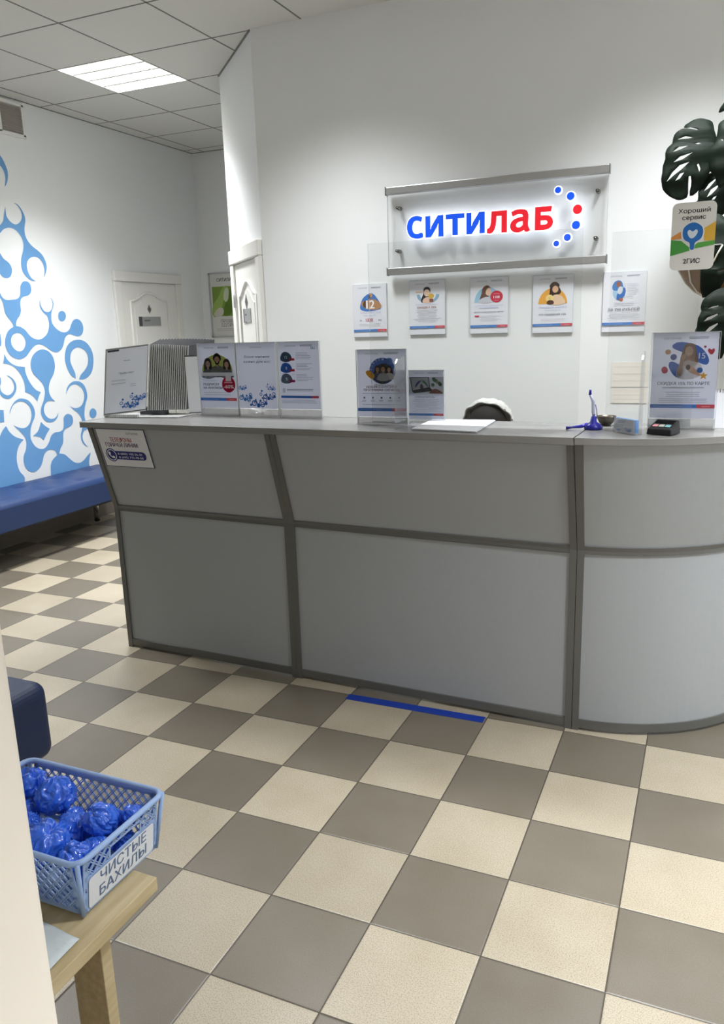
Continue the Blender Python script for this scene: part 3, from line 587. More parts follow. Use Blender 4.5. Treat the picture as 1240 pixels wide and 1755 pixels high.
# ------------------------------------------------------------------ artwork for posters
def header(a, s=1.0, c='#8B8FA0'):
    a.text('СИТИЛАБ', a.w * .30, a.h * .925, a.h * .020, c, width=a.w * .27)
    a.lines(a.w * .55, a.w * .85, a.h * .942, 2, a.h * .015, a.h * .007, c, .05)
def footer(a, y=.10):
    a.rect(0, a.h * y, a.w * .72, a.h * (y + .045), '#4E80C4'); a.rect(a.w * .72, a.h * y, a.w, a.h * (y + .045), '#CC5A66')
    a.lines(a.w * .06, a.w * .5, a.h * (y + .017), 1, 1, a.h * .008, '#86A9DA', 0); a.lines(a.w * .8, a.w * .93, a.h * (y + .017), 1, 1, a.h * .008, '#E8A2A8', 0)
def bust(a, x, y, s, hair, skin, cloth, long_=True, man=False):
    if long_: a.blob([(x - .5 * s, y - .9 * s), (x - .55 * s, y), (x - .42 * s, y + .55 * s), (x, y + .78 * s), (x + .42 * s, y + .55 * s), (x + .55 * s, y), (x + .5 * s, y - .9 * s), (x, y - .7 * s)], hair)
    else: a.blob([(x - .42 * s, y), (x - .44 * s, y + .45 * s), (x, y + .75 * s), (x + .44 * s, y + .45 * s), (x + .42 * s, y)], hair)
    a.blob([(x - .95 * s, y - 1.5 * s), (x - .7 * s, y - .75 * s), (x - .2 * s, y - .5 * s), (x + .2 * s, y - .5 * s), (x + .7 * s, y - .75 * s), (x + .95 * s, y - 1.5 * s)], cloth)
    a.rect(x - .14 * s, y - .6 * s, x + .14 * s, y - .2 * s, skin)
    a.disc(x, y + .05 * s, .32 * s, skin, .42 * s)
    a.blob([(x - .33 * s, y + .2 * s), (x - .3 * s, y + .5 * s), (x, y + .62 * s), (x + .3 * s, y + .5 * s), (x + .33 * s, y + .2 * s), (x + .15 * s, y + .38 * s), (x - .15 * s, y + .38 * s)], hair)
    a.disc(x - .12 * s, y + .08 * s, .035 * s, '#3a2c28'); a.disc(x + .12 * s, y + .08 * s, .035 * s, '#3a2c28')
    a.disc(x, y - .15 * s, .12 * s, '#F0E8E6', .045 * s, 180, 360, 10)
    if man: a.blob([(x - .3 * s, y), (x - .2 * s, y - .33 * s), (x, y - .42 * s), (x + .2 * s, y - .33 * s), (x + .3 * s, y), (x + .14 * s, y - .2 * s), (x, y - .24 * s), (x - .14 * s, y - .2 * s)], hair)
def art12(a):
    w, h = a.w, a.h; header(a)
    a.blob([(w * .24, h * .52), (w * .26, h * .70), (w * .40, h * .80), (w * .58, h * .83), (w * .74, h * .72), (w * .84, h * .58), (w * .80, h * .52)], '#4C7FC6')
    a.blob([(w * .25, h * .66), (w * .42, h * .70), (w * .60, h * .72), (w * .78, h * .66), (w * .85, h * .57), (w * .7, h * .52), (w * .45, h * .53), (w * .30, h * .58)], '#B88A62')
    a.blob([(w * .30, h * .60), (w * .36, h * .70), (w * .42, h * .64), (w * .40, h * .56)], '#5E4438')
    a.disc(w * .53, h * .79, w * .055, '#C9A070', h * .04); a.rect(w * .47, h * .72, w * .52, h * .80, '#4b4a55')
    a.text('12', w * .52, h * .545, h * .155, '#F4F4F6', bold=.05)
    a.text('КОМПЛЕКСОВ', w * .52, h * .455, h * .028, '#B9C0E6', width=w * .6); a.text('ПО ЦЕНЕ', w * .50, h * .40, h * .026, '#B9C0E6', width=w * .36)
    a.text('ЗА', w * .22, h * .305, h * .025, '#5A5D6E', bold=.03); a.text('1320', w * .48, h * .30, h * .058, '#B5455A', bold=.04); a.text('РУБ', w * .80, h * .305, h * .025, '#5A5D6E', bold=.03)
    a.lines(w * .16, w * .82, h * .25, 2, h * .035, h * .006, '#B4B6BE', .1, 3, True); footer(a)
def art25(a):
    w, h = a.w, a.h; header(a)
    a.disc(w * .53, h * .74, w * .32, '#8FB6CC', h * .16, 180, 360); a.disc(w * .53, h * .75, w * .23, '#E9EBF0', h * .14, 180, 360)
    a.blob([(w * .34, h * .60), (w * .40, h * .76), (w * .42, h * .86), (w * .55, h * .875), (w * .60, h * .80), (w * .5, h * .66)], '#2E2A30')
    a.blob([(w * .38, h * .60), (w * .44, h * .68), (w * .62, h * .68), (w * .66, h * .60)], '#E6C4AE'); a.disc(w * .50, h * .77, w * .085, '#E9C9B2', h * .065)
    a.disc(w * .62, h * .71, w * .08, '#D9B24E', h * .045); a.rect(w * .57, h * .60, w * .68, h * .66, '#8C5A4A')
    a.rect(w * .18, h * .785, w * .38, h * .80, '#E2B27E')
    a.text('ПОДАРОЧНАЯ КАРТА', w * .5, h * .545, h * .024, '#BDC4E2', width=w * .64); a.text('СКИДКА 25%', w * .49, h * .485, h * .036, '#A0645E', bold=.025, width=w * .54)
    a.lines(w * .1, w * .9, h * .455, 9, h * .027, h * .0055, '#A6A8B0', .4, 5, True); footer(a, .115)
def art1100(a):
    w, h = a.w, a.h; header(a)
    a.disc(w * .46, h * .56, w * .35, '#9CC6DE', h * .27, 0, 180)
    a.blob([(w * .26, h * .56), (w * .30, h * .72), (w * .34, h * .82), (w * .46, h * .86), (w * .54, h * .80), (w * .50, h * .68), (w * .42, h * .60)], '#6A4E3E')
    a.blob([(w * .42, h * .70), (w * .44, h * .79), (w * .52, h * .81), (w * .56, h * .74), (w * .53, h * .68)], '#E7C2AA')
    a.blob([(w * .22, h * .56), (w * .30, h * .63), (w * .50, h * .65), (w * .58, h * .56)], '#C9CCD4')
    a.disc(w * .70, h * .655, w * .165, '#C9364C', h * .105); a.text('1100', w * .70, h * .625, h * .045, '#F6EEF0', bold=.05); a.lines(w * .62, w * .78, h * .70, 1, 1, h * .008, '#E6A0AA', 0); a.lines(w * .64, w * .76, h * .585, 1, 1, h * .008, '#E6A0AA', 0)
    a.text('КОМПЛЕКС АНАЛИЗОВ', w * .5, h * .49, h * .024, '#BFC6EA', width=w * .74); a.lines(w * .24, w * .76, h * .455, 1, 1, h * .012, '#C4CAEA', 0)
    a.text('ВСЕГО БЕРЕЖНАЯ ЦЕНА', w * .5, h * .375, h * .018, '#555A78', bold=.03, width=w * .78)
    a.rect(w * .12, h * .30, w * .24, h * .325, '#C9364C'); a.lines(w * .27, w * .85, h * .31, 4, h * .028, h * .0055, '#B9BBC6', .3, 8, False); footer(a, .105)
def art15(a):
    w, h = a.w, a.h; header(a)
    a.disc(w * .50, h * .505, w * .36, '#E9A94A', h * .27, 0, 180)
    a.blob([(w * .40, h * .56), (w * .42, h * .70), (w * .44, h * .80), (w * .54, h * .84), (w * .64, h * .80), (w * .70, h * .70), (w * .6, h * .64)], '#3E2E28')
    a.disc(w * .56, h * .755, w * .075, '#E2B794', h * .06); a.blob([(w * .42, h * .79), (w * .48, h * .87), (w * .60, h * .87), (w * .66, h * .80), (w * .54, h * .82)], '#4E4038')
    a.blob([(w * .44, h * .505), (w * .50, h * .64), (w * .64, h * .66), (w * .76, h * .60), (w * .80, h * .505)], '#E7C9A8')
    a.disc(w * .42, h * .60, w * .10, '#F0D58C', h * .065); a.text('%', w * .42, h * .58, h * .035, '#B07C2C'); a.blob([(w * .36, h * .505), (w * .38, h * .56), (w * .50, h * .56), (w * .52, h * .505)], '#5A3A32')
    a.text('ПЕРВЫЙ ЗАКАЗ', w * .5, h * .43, h * .028, '#B4BCE4', width=w * .7); a.text('АНАЛИЗОВ', w * .5, h * .385, h * .024, '#C2C8E6', width=w * .4)
    a.text('СО СКИДКОЙ 15%', w * .5, h * .305, h * .028, '#5A5C74', bold=.03, width=w * .68)
    a.lines(w * .16, w * .86, h * .24, 2, h * .03, h * .0055, '#C8BCC4', .3, 11, True); footer(a, .115)
def art790(a):
    w, h = a.w, a.h; header(a)
    a.disc(w * .38, h * .67, w * .15, '#A9CBE6', h * .13)
    a.blob([(w * .22, h * .72), (w * .26, h * .84), (w * .40, h * .86), (w * .46, h * .76), (w * .36, h * .70)], '#4C84C6'); a.disc(w * .36, h * .80, w * .055, '#9C6A5A', h * .05)
    a.blob([(w * .32, h * .56), (w * .38, h * .70), (w * .50, h * .74), (w * .52, h * .64), (w * .42, h * .54)], '#3F73BE'); a.blob([(w * .34, h * .66), (w * .38, h * .76), (w * .46, h * .74), (w * .42, h * .64)], '#D8DCE4'); a.disc(w * .43, h * .545, w * .045, '#B06A52', h * .03)
    for k in range(8): a.disc(w * .51, h * (.80 - k * .032), w * .008, '#8B8F9C', n=10)
    a.lines(w * .55, w * .85, h * .80, 8, h * .032, h * .0055, '#BFC2CC', .5, 4)
    a.lines(w * .2, w * .8, h * .49, 2, h * .035, h * .010, '#C6CAD8', .3, 6, True)
    a.text('ЗА 790 РУБЛЕЙ', w * .5, h * .36, h * .04, '#6A6672', bold=.03, width=w * .74)
    a.lines(w * .12, w * .88, h * .32, 5, h * .022, h * .0055, '#B5B4BC', .3, 9, True); footer(a, .115)

CLEARP = clear('clear_plate', '#FDFDFE', .5)
EDGE = mat('acrylic_edge', '#C9CDD0', .15)
def wall_plate(corner, fn, label):
    p = at(*corner, y=WY_BIG - .02); w, h = .21, .297
    t = thing('poster', label, 'poster', (p.x + w / 2, WY_BIG, p.z - h / 2), group='poster plates under the sign')
    z0 = p.z - h
    build('backing_plate', MB().box(p.x - .002, p.x + w + .002, WY_BIG - .010, WY_BIG - .0005, z0 - .003, z0 + h + .003), EDGE, t, bevel=.001)
    a = Art(w, h, .001, '#E6E8EE'); fn(a)
    a.put('printed_sheet', frame((p.x, WY_BIG - .0115, z0), (1, 0, 0), (0, 0, 1)), t)
wall_plate((603, 489), art12, 'wall poster with a blue and brown picture, big 12 and price 1320')
wall_plate((700, 482), art25, 'wall poster of a dark-haired woman beside a yellow ball, discount 25%')
wall_plate((805, 477), art1100, 'wall poster of a woman before a pale blue circle with red 1100 disc')
wall_plate((913, 473), art15, 'wall poster of a woman before an orange half circle')
wall_plate((1034, 468), art790, 'wall poster of a blue figure with a list, seen through the acrylic screen')

# corridor poster
t = thing('corridor_poster', 'tall poster with a green leaf picture on the far corridor wall', 'poster', (-3.43, WY_FAR, 1.48))
a = Art(.42, .6, .004, '#D9D9D4'); w, h = .42, .6
a.text('СИТИЛАБ', w * .43, h * .88, .03, '#33363c', bold=.03, width=.20)
a.rect(.02, h * .32, w - .02, h * .80, '#7E9A46')
a.blob([(.02, .19), (.02, .30), (.09, .38), (.14, .46), (.20, .48), (.16, .38), (.13, .30), (.10, .22)], '#9DB862'); a.blob([(.14, .2), (.17, .32), (.22, .44), (.28, .48), (.30, .36), (.26, .24)], '#5D7C2E')
a.blob([(.15, .36), (.17, .45), (.21, .46), (.21, .38), (.18, .33)], '#C8D2B4'); a.blob([(.03, .20), (.08, .27), (.14, .26), (.12, .2)], '#CFC9BE'); a.blob([(.27, .2), (.31, .36), (.38, .44), (.39, .3), (.36, .2)], '#89A650')
a.text('ПРОВЕРЬТЕ', .23, h * .215, .03, '#8b7d76', bold=.0, width=.26); a.text('ЗДОРОВЬЕ', .23, h * .15, .03, '#8b7d76', bold=.0, width=.26)
a.lines(.05, w - .03, h * .11, 2, .014, .004, '#A9A6A0', .1)
a.put('printed_sheet', frame((-3.64, WY_FAR - .008, 1.482), (1, 0, 0), (0, 0, 1)), t)
fm = MB(); X0, X1, Z0, Z1 = -3.652, -3.208, 1.468, 2.096
fm.box(X0, X0 + .014, WY_FAR - .018, WY_FAR - .001, Z0, Z1).box(X1 - .014, X1, WY_FAR - .018, WY_FAR - .001, Z0, Z1).box(X0, X1, WY_FAR - .018, WY_FAR - .001, Z0, Z0 + .014).box(X0, X1, WY_FAR - .018, WY_FAR - .001, Z1 - .014, Z1)
build('frame', fm, STEEL, t)

# ------------------------------------------------------------------ illuminated sign
SY = WY_BIG - .055
t = thing('company_sign', 'clear acrylic sign with aluminium rails and glowing blue and red letters', 'sign', (-.1, WY_BIG, 1.87))
c1, c2, c3, c4 = at(664, 323, y=SY), at(1044, 289, y=SY), at(1038, 446, y=SY), at(663, 463, y=SY)
xl, xr = (c1.x + c4.x) / 2, (c2.x + c3.x) / 2
zt, zb = (c1.z + c2.z) / 2, (c3.z + c4.z) / 2
build('clear_panel', MB().box(xl + .004, xr - .004, SY, SY + .005, zb - .01, zt + .01), clear('sign_panel', '#FCFCFC', .25, .03), t)
build('panel_edge', MB().box(xl + .001, xl + .004, SY, SY + .005, zb, zt), EDGE, t); build('panel_edge', MB().box(xr - .004, xr - .001, SY, SY + .005, zb, zt), EDGE, t)
for (za, zbb) in ((zt - .028, zt + .012), (zb - .022, zb + .018)):
    r_ = build('rail', MB().box(xl, xr, SY - .016, SY + .02, za, zbb), STEEL, t, bevel=.004)
    for xa in (xl - .004, xr): build('end_cap', MB().box(xa, xa + .004, SY - .017, SY + .021, za - .002, zbb + .002), mat('end_cap_grey', '#77787A', .5), r_)
Z5 = lambda X, Y: (590 + X * .379, 270 + Y * .379)
for X, Y in ((235, 226), (233, 422), (1141, 147), (1131, 362)):
    p = at(*Z5(X, Y), y=SY - .02)
    build('standoff', MB().merge(MB().lathe([(.0, 0), (.011, 0), (.011, .026), (.008, .028), (.008, .06), (0, .06)], seg=16), frame((p.x, SY - .012 + .048, p.z), (1, 0, 0), (0, 0, 1)) @ Matrix.Translation((0, 0, -.012))), mat('dark_chrome', '#6C6A66', .25, metal=1), t)
GB = mat('letter_blue', '#1450D8', .4, emit='#0B4FE0', estr=.55); GR = mat('letter_red', '#D8202E', .4, emit='#E01E2C', estr=.5); GW = mat('letter_side_glow', '#FFFFFF', .5, emit='#E9F0FF', estr=.8)
def extr(loops_mesh, name, face_m, depth=.018, y=SY):
    vs, fs = loops_mesh
    bm = bmesh.new(); bv = [bm.verts.new((p[0], y, p[1])) for p in vs]
    for f in fs:
        try: bm.faces.new([bv[i] for i in f])
        except ValueError: pass
    bmesh.ops.remove_doubles(bm, verts=bm.verts, dist=1e-6)
    bm.normal_update()
    res = bmesh.ops.extrude_face_region(bm, geom=list(bm.faces))
    for v in [g for g in res['geom'] if isinstance(g, bmesh.types.BMVert)]: v.co.y -= depth
    bmesh.ops.recalc_face_normals(bm, faces=bm.faces)
    me = bpy.data.meshes.new(name); me.materials.append(face_m); me.materials.append(GW)
    for f in bm.faces: f.material_index = 0 if (abs(f.normal.y) > .9 and f.calc_center_median().y < y - depth * .9) else 1
    bm.to_mesh(me); bm.free()
    o = bpy.data.objects.new(name, me); me.transform(Matrix.Translation(-t.location)); link(o, t); return o
GLYPH = {   # outlines in a unit box, (x, y, corner)
 'с': [[(.97,.20,0),(1,.03,1),(.80,-.01,0),(.52,0,0),(.18,.12,0),(0,.46,0),(.08,.80,0),(.34,.98,0),(.66,1.01,0),(.96,.94,1),(.90,.77,1),(.66,.83,0),(.42,.78,0),(.30,.50,0),(.40,.24,0),(.64,.17,0)]],
 'и': [[(0,0,1),(0,1,1),(.24,1,1),(.24,.36,1),(.72,1,1),(1,1,1),(1,0,1),(.76,0,1),(.76,.64,1),(.28,0,1)]],
 'т': [[(.37,0,1),(.37,.81,1),(0,.81,1),(0,1,1),(1,1,1),(1,.81,1),(.63,.81,1),(.63,0,1)]],
 'л': [[(0,.02,1),(.02,.19,1),(.12,.24,0),(.20,.44,0),(.24,1,1),(1,1,1),(1,0,1),(.76,0,1),(.76,.80,1),(.46,.80,1),(.42,.36,0),(.32,.10,0),(.16,-.01,0)]],
 'а': [[(.76,0,1),(.72,.10,1),(.56,.01,0),(.34,-.02,0),(.10,.06,0),(0,.28,0),(.10,.50,0),(.38,.62,0),(.66,.66,1),(.64,.78,0),(.48,.83,0),(.30,.81,0),(.12,.74,1),(.06,.92,1),(.28,1,0),(.54,1.01,0),(.80,.95,0),(.90,.76,0),(.90,.24,0),(1,.03,1),(.88,-.02,0)], [(.66,.50,1),(.42,.46,0),(.28,.36,0),(.28,.24,0),(.38,.17,0),(.54,.19,0),(.66,.28,1)]],
 'Б': [[(0,0,1),(0,1,1),(.92,1,1),(.88,.80,1),(.28,.80,1),(.28,.61,1),(.56,.61,0),(.86,.54,0),(1,.32,0),(.90,.10,0),(.62,0,0)], [(.28,.42,1),(.28,.19,1),(.52,.19,0),(.68,.22,0),(.73,.31,0),(.66,.40,0),(.50,.42,0)]],
}
def offset_loop(P, d):
    n = len(P); out = []
    for i in range(n):
        a, b, c = P[i - 1], P[i], P[(i + 1) % n]
        e1, e2 = (b - a), (c - b)
        if e1.length < 1e-7 or e2.length < 1e-7: out.append(b); continue
        n1, n2 = Vector((e1.y, -e1.x)).normalized(), Vector((e2.y, -e2.x)).normalized(); m = n1 + n2
        k = m.length_squared
        out.append(b + (m * (2 * d / k) if k > .5 else n1 * d))
    return out
def letter(ch, X0, X1, Y0, Y1, m):
    a, b = at(*Z5(X0, (Y1 + 2)), y=SY - .018), at(*Z5(X1, Y0 + (3 if ch != 'Б' else 0)), y=SY - .018)
    for grow, dep, mm_, nm in ((.0075, .012, GW, 'letter_base'), (.0028, .018, m, 'letter')):
        loops = []
        for g in GLYPH[ch]:
            L_ = [Vector((a.x + (b.x - a.x) * p.x, a.z + (b.z - a.z) * p.y)) for p in smooth_loop(g, 4)]
            ar = sum(L_[i - 1].x * L_[i].y - L_[i].x * L_[i - 1].y for i in range(len(L_)))
            sgn = 1 if ar > 0 else -1
            loops.append(offset_loop(L_, grow * sgn * (1 if not loops else -1)))
        tri = tessellate_polygon([[Vector((p.x, p.y, 0)) for p in l] for l in loops])
        extr(([tuple(p) for l in loops for p in l], [tuple(t_) for t_ in tri]), nm, mm_, dep)
for ch, X0, X1, Y0, Y1, m in (('с', 285, 352, 262, 365, GB), ('и', 368, 445, 258, 358, GB), ('т', 460, 540, 250, 350, GB), ('и', 553, 632, 243, 343, GB), ('л', 645, 733, 237, 340, GR), ('а', 750, 838, 230, 335, GR), ('Б', 862, 942, 220, 325, GR)):
    letter(ch, X0, X1, Y0, Y1, m)
for X, Y, r, m in ((965, 147, 13, GB), (1022, 174, 16, GB), (1053, 234, 19, GR), (1046, 305, 17, GB), (1007, 361, 14.5, GB), (957, 389, 12, GB)):
    p = at(*Z5(X, Y), y=SY - .018); R_ = r * .379 * .00325
    for rr_, dep, mm_, nm in ((R_ + .0055, .012, GW, 'dot_base'), (R_, .018, m, 'dot')):
        n = 24; vs = [(p.x + rr_ * math.cos(2 * PI * k / n), p.z + rr_ * math.sin(2 * PI * k / n)) for k in range(n)]
        extr((vs, [tuple(range(n))]), nm, mm_, dep)
# ------------------------------------------------------------------ benches
def cushion(x0, x1, y0, y1, z0, z1, m, name, parent, tufts=True, r=.035):
    nx, ny = 24, int((y1 - y0) / .03); mb = MB(); rows = []
    def top(x, y):
        u = (x - x0) / (x1 - x0); z = z1
        e = min(x - x0, x1 - x, y - y0, y1 - y)
        if e < r: z -= r - math.sqrt(max(0, r * r - (r - e) ** 2))
        if tufts:
            for row, xx in enumerate((x0 + (x1 - x0) * .27, x0 + (x1 - x0) * .73)):
                k = round((y - y0 - .18 - row * .0) / .36); yy = y0 + .18 + k * .36
                d = math.hypot(x - xx, (y - yy)); z -= .016 * math.exp(-(d / .045) ** 2)
                z -= .004 * math.exp(-((x - xx) / .012) ** 2)
            k = round((y - y0 - .18) / .36); z -= .005 * math.exp(-((y - (y0 + .18 + k * .36)) / .012) ** 2)
        return z
    for j in range(ny + 1):
        for i in range(nx + 1):
            x, y = x0 + (x1 - x0) * i / nx, y0 + (y1 - y0) * j / ny
            mb.v.append((x, y, top(x, y)))
    W = nx + 1
    for j in range(ny):
        for i in range(nx): mb.f.append([j * W + i, j * W + i + 1, (j + 1) * W + i + 1, (j + 1) * W + i])
    b = [i for i in range(W)] + [j * W + nx for j in range(1, ny + 1)] + [ny * W + i for i in range(nx - 1, -1, -1)] + [j * W for j in range(ny - 1, 0, -1)]
    k = len(mb.v)
    for i in b: x, y, _ = mb.v[i]; mb.v.append((x, y, z0 + .012))
    n = len(b)
    for i in range(n): mb.f.append([b[i], k + i, k + (i + 1) % n, b[(i + 1) % n]])
    mb.f.append([k + i for i in range(n)])
    mb.f = [list(reversed(f)) if i >= nx * ny else f for i, f in enumerate(mb.f)]
    mb.m = [0] * len(mb.f); mb.sm = [True] * (nx * ny) + [False] * (n + 1)
    o = build(name, mb, m, parent)
    bm = bmesh.new(); bm.from_mesh(o.data); bmesh.ops.recalc_face_normals(bm, faces=bm.faces); bm.to_mesh(o.data); bm.free()
    return o
def bench(x0, x1, y0, y1, z0, z1, label, m, legs):
    t = thing('padded_bench', label, 'bench', ((x0 + x1) / 2, (y0 + y1) / 2, 0), group='navy padded benches')
    cushion(x0, x1, y0, y1, z0, z1, m, 'seat', t)
    build('seat_base', MB().box(x0 + .03, x1 - .03, y0 + .03, y1 - .03, z0 - .01, z0 + .014), BLACK, t)
    for lx, ly in legs:
        build('leg', MB().lathe([(.022, .012), (.022, z0)], (lx, ly, 0)), CHROME, t)
        build('foot', MB().lathe([(.019, 0), (.023, .004), (.023, .014)], (lx, ly, 0)), BLACK, t)
    return t
bench(-3.73, -3.20, .9, 3.86, .265, .465, 'long navy tufted bench on chrome legs against the mural wall', NAVY, [(-3.66, 3.72), (-3.27, 3.72), (-3.66, 2.3), (-3.27, 2.3), (-3.66, 1.05), (-3.27, 1.05)])
t = thing('padded_bench', 'dark navy bench end between the cream partition and the basket', 'bench', (-1.2, -.2, 0), group='navy padded benches')
build('seat', MB().box(-1.50, -.885, -.72, .44, .18, .45), NAVY_D, t, bevel=.045, seg=6)
for lx, ly in ((-1.40, .32), (-1.0, .32), (-1.40, -.6), (-1.0, -.6)): build('leg', MB().lathe([(.022, 0), (.022, .185)], (lx, ly, 0)), CHROME, t)

# ------------------------------------------------------------------ blue tape
p, q_ = at(600, 1195.5, z=0), at(830, 1234.5, z=0)
tag(build('floor_tape', MB().box(-.305, .292, 1.455, 1.503, 0, .0012), mat('blue_tape', '#14379A', .35), None, loc=(0, 1.48, 0)), 'blue tape strip on the floor in front of the counter', 'tape')

# ------------------------------------------------------------------ acrylic screens
def screen(x0, x1, y, zt_, foot_x, foot_y, label):
    t = thing('acrylic_screen', label, 'screen', ((x0 + x1) / 2, y, 1.15), group='acrylic protective screens')
    build('pane', MB().box(x0, x1, y, y + .004, 1.160, zt_), ACRYL, t)
    s = MB()
    pts = [(foot_x, y - .002, 1.151), (foot_x, foot_y, 1.151), (foot_x, foot_y - .002, 1.375), (foot_x, foot_y + .010, 1.40), (foot_x, foot_y + .03, 1.415), (foot_x, y - .002, 1.425)]
    s.prism(pts, (.006, 0, 0)); build('foot', s, clear('acrylic_foot', '#FAFBFC', .35, .05), t)
    return t
screen(-.205, .600, 1.600, 1.845, -.062, 1.482, 'wide clear acrylic screen standing on the straight worktop before the wall posters')
screen(.690, .978, 1.660, 1.828, .812, 1.56, 'narrow clear acrylic screen with a rating sticker, at the right end of the worktop')
# rating sticker on the narrow screen
st0 = at(1145, 465, y=1.657); st1 = at(1200, 467, y=1.597); st2 = at(1206, 376, y=1.597)
W_ = .136; H_ = .215
a = Art(W_, H_, 0); a.rrect(0, 0, W_, H_, .018, '#E9EAE8')
a.text('Хороший', W_ * .5, H_ * .845, .0135, '#2A2A2C', bold=.035, width=W_ * .72); a.text('сервис', W_ * .5, H_ * .745, .0135, '#2A2A2C', bold=.035, width=W_ * .53)
a.poly([(0, H_ * .50), (W_ * .22, H_ * .58), (W_ * .24, H_ * .47), (0, H_ * .46)], '#E39A56'); a.poly([(W_ * .72, H_ * .60), (W_, H_ * .70), (W_, H_ * .42), (W_ * .76, H_ * .42)], '#E5B84C')
a.poly([(0, H_ * .46), (W_ * .24, H_ * .44), (W_ * .5, H_ * .30), (0, H_ * .22)], '#4FA04C'); a.poly([(W_ * .42, H_ * .30), (W_ * .62, H_ * .40), (W_, H_ * .42), (W_, H_ * .36)], '#5FAE50')
px_, py_ = W_ * .49, H_ * .53
pin = [(px_ - .031, py_ + .004), (px_ - .026, py_ + .024), (px_, py_ + .037), (px_ + .026, py_ + .024), (px_ + .032, py_ + .004), (px_ + .026, py_ - .016), (px_ + .009, py_ - .028), (px_ + .006, py_ - .048), (px_ - .005, py_ - .048), (px_ - .008, py_ - .028), (px_ - .025, py_ - .016)]
a.blob([(px_ + (x - px_) * 1.13, py_ + (y - py_) * 1.08) for x, y in pin], '#EDEFEE'); a.blob(pin, '#2F74C4')
hs = .015
a.blob([(px_ - .002, py_ - hs * .9), (px_ - hs * 1.05, py_ + hs * .2), (px_ - hs * .75, py_ + hs * .95), (px_, py_ + hs * .55), (px_ + hs * .75, py_ + hs * .95), (px_ + hs * 1.0, py_ + hs * .2)], '#DCE9F4')
a.text('2ГИС', W_ * .5, H_ * .10, .0145, '#2A2A2C', bold=.03, width=W_ * .38)
stk = MB().merge(a, frame((st0.x + .002, 1.6565, st0.z + .001), (1, 0, 0), (0, 0, 1)))
k_ = MB(); k_.merge(stk)
pts = []
for cx, cy, aa in ((W_ - .018, H_ - .018, 0), (.018, H_ - .018, 90), (.018, .018, 180), (W_ - .018, .018, 270)):
    pts += [(st0.x + .002 + cx + .018 * math.cos(math.radians(aa + 15 * k)), 1.6568, st0.z + .001 + cy + .018 * math.sin(math.radians(aa + 15 * k))) for k in range(7)]
k_.prism(pts, (0, .002, 0), ink('#E9EAE8'))
tag(build('rating_sticker', k_, None, None, loc=(st0.x, 1.657, st0.z)), 'white rounded sticker with a blue heart pin over coloured stripes', 'sticker')

# ------------------------------------------------------------------ poster holders on the worktop
glare_base = clear('acrylic_base_with_glare', '#FFFFFF', 1.6, .35)  # white mixed into the clear acrylic paints the strip's bright reflection
def holder(x, y, ang, w, h, fn, label, z_sheet=.03, tall=None, lean=.0, foot=True, group='acrylic poster holders on the worktop', slabw=None):
    """upright acrylic holder; (x, y) is the middle of its lower edge"""
    t = thing('poster_holder', label, 'poster holder', (x, y, 1.151), group=group)
    ca, sa = math.cos(ang), math.sin(ang); up = Vector((0, lean, 1)).normalized()
    o_ = Vector((x - ca * w / 2, y - sa * w / 2, 1.151)); M = frame(o_, (ca, sa, 0), up)
    tall = tall or h + z_sheet
    build('front_sheet', MB().box(-.003, w + .003, .001, tall, .0035, .005, M=M), CLEARP, t)
    build('back_sheet', MB().box(-.003, w + .003, .001, tall, -.004, -.0025, M=M), CLEARP, t)
    ed = MB().box(-.003, w + .003, tall - .002, tall, -.004, .005, M=M).box(-.0042, -.003, .001, tall, -.004, .005, M=M).box(w + .003, w + .0042, .001, tall, -.004, .005, M=M)
    build('edges', ed, EDGE, t)
    if foot:
        build('base_strip', MB().box(-.003, w + .003, .001, z_sheet * .92, -.006, .006, M=M), glare_base, t) if z_sheet > .02 else None
        F = frame(o_, (ca, sa, 0), (-sa, ca, 0))
        build('foot', MB().box(-.003, w + .003, -.03, .06, 0, .003, M=F), CLEARP, t)
    a = Art(w - .002, h, 0, '#DDE0EA', thin=True); a.rect(0, 0, a.w, h, '#DADFEE'); fn(a)
    a.put('printed_sheet', M @ Matrix.Translation((.001, z_sheet, .0012)), t)
    return t
def mol(a, x, y, s, c='#3E74BE'):                          # blobs-and-rings motif
    for dx, dy, r, ring in ((0, 0, .5, 0), (1.1, .2, .62, 1), (-1.2, .5, .7, 1), (.6, 1.1, .28, 0), (-.7, 1.3, .22, 0), (2.1, .5, .42, 0), (-2.1, .1, .3, 0), (1.9, 1.3, .55, 1), (-2.6, 1.2, .5, 1), (-2.2, 2.2, .3, 0)):
        n = 14; R_ = r * s; cx_, cy_ = x + dx * s, y + dy * s
        if not (R_ < cx_ < a.w - R_ and R_ < cy_ < a.h - R_): continue
        if ring: a.poly([(cx_ + R_ * math.cos(2 * PI * k / n), cy_ + R_ * math.sin(2 * PI * k / n)) for k in range(n)], c, [(cx_ + R_ * .62 * math.cos(2 * PI * k / n), cy_ + R_ * .62 * math.sin(2 * PI * k / n)) for k in range(n)])
        else: a.disc(cx_, cy_, R_, c, n=n)
    for x0, y0, x1, y1 in ((0, 0, 1.1, .2), (0, 0, -.7, 1.3), (1.1, .2, 2.1, .5), (-.7, 1.3, -1.2, .5), (.6, 1.1, 0, 0)):
        p, q = Vector((x + x0 * s, y + y0 * s)), Vector((x + x1 * s, y + y1 * s)); d = (q - p).normalized(); n_ = Vector((-d.y, d.x)) * .11 * s
        if all(0 < v.x < a.w and 0 < v.y < a.h for v in (p, q)): a.poly([tuple(p + n_), tuple(q + n_), tuple(q - n_), tuple(p - n_)], c)
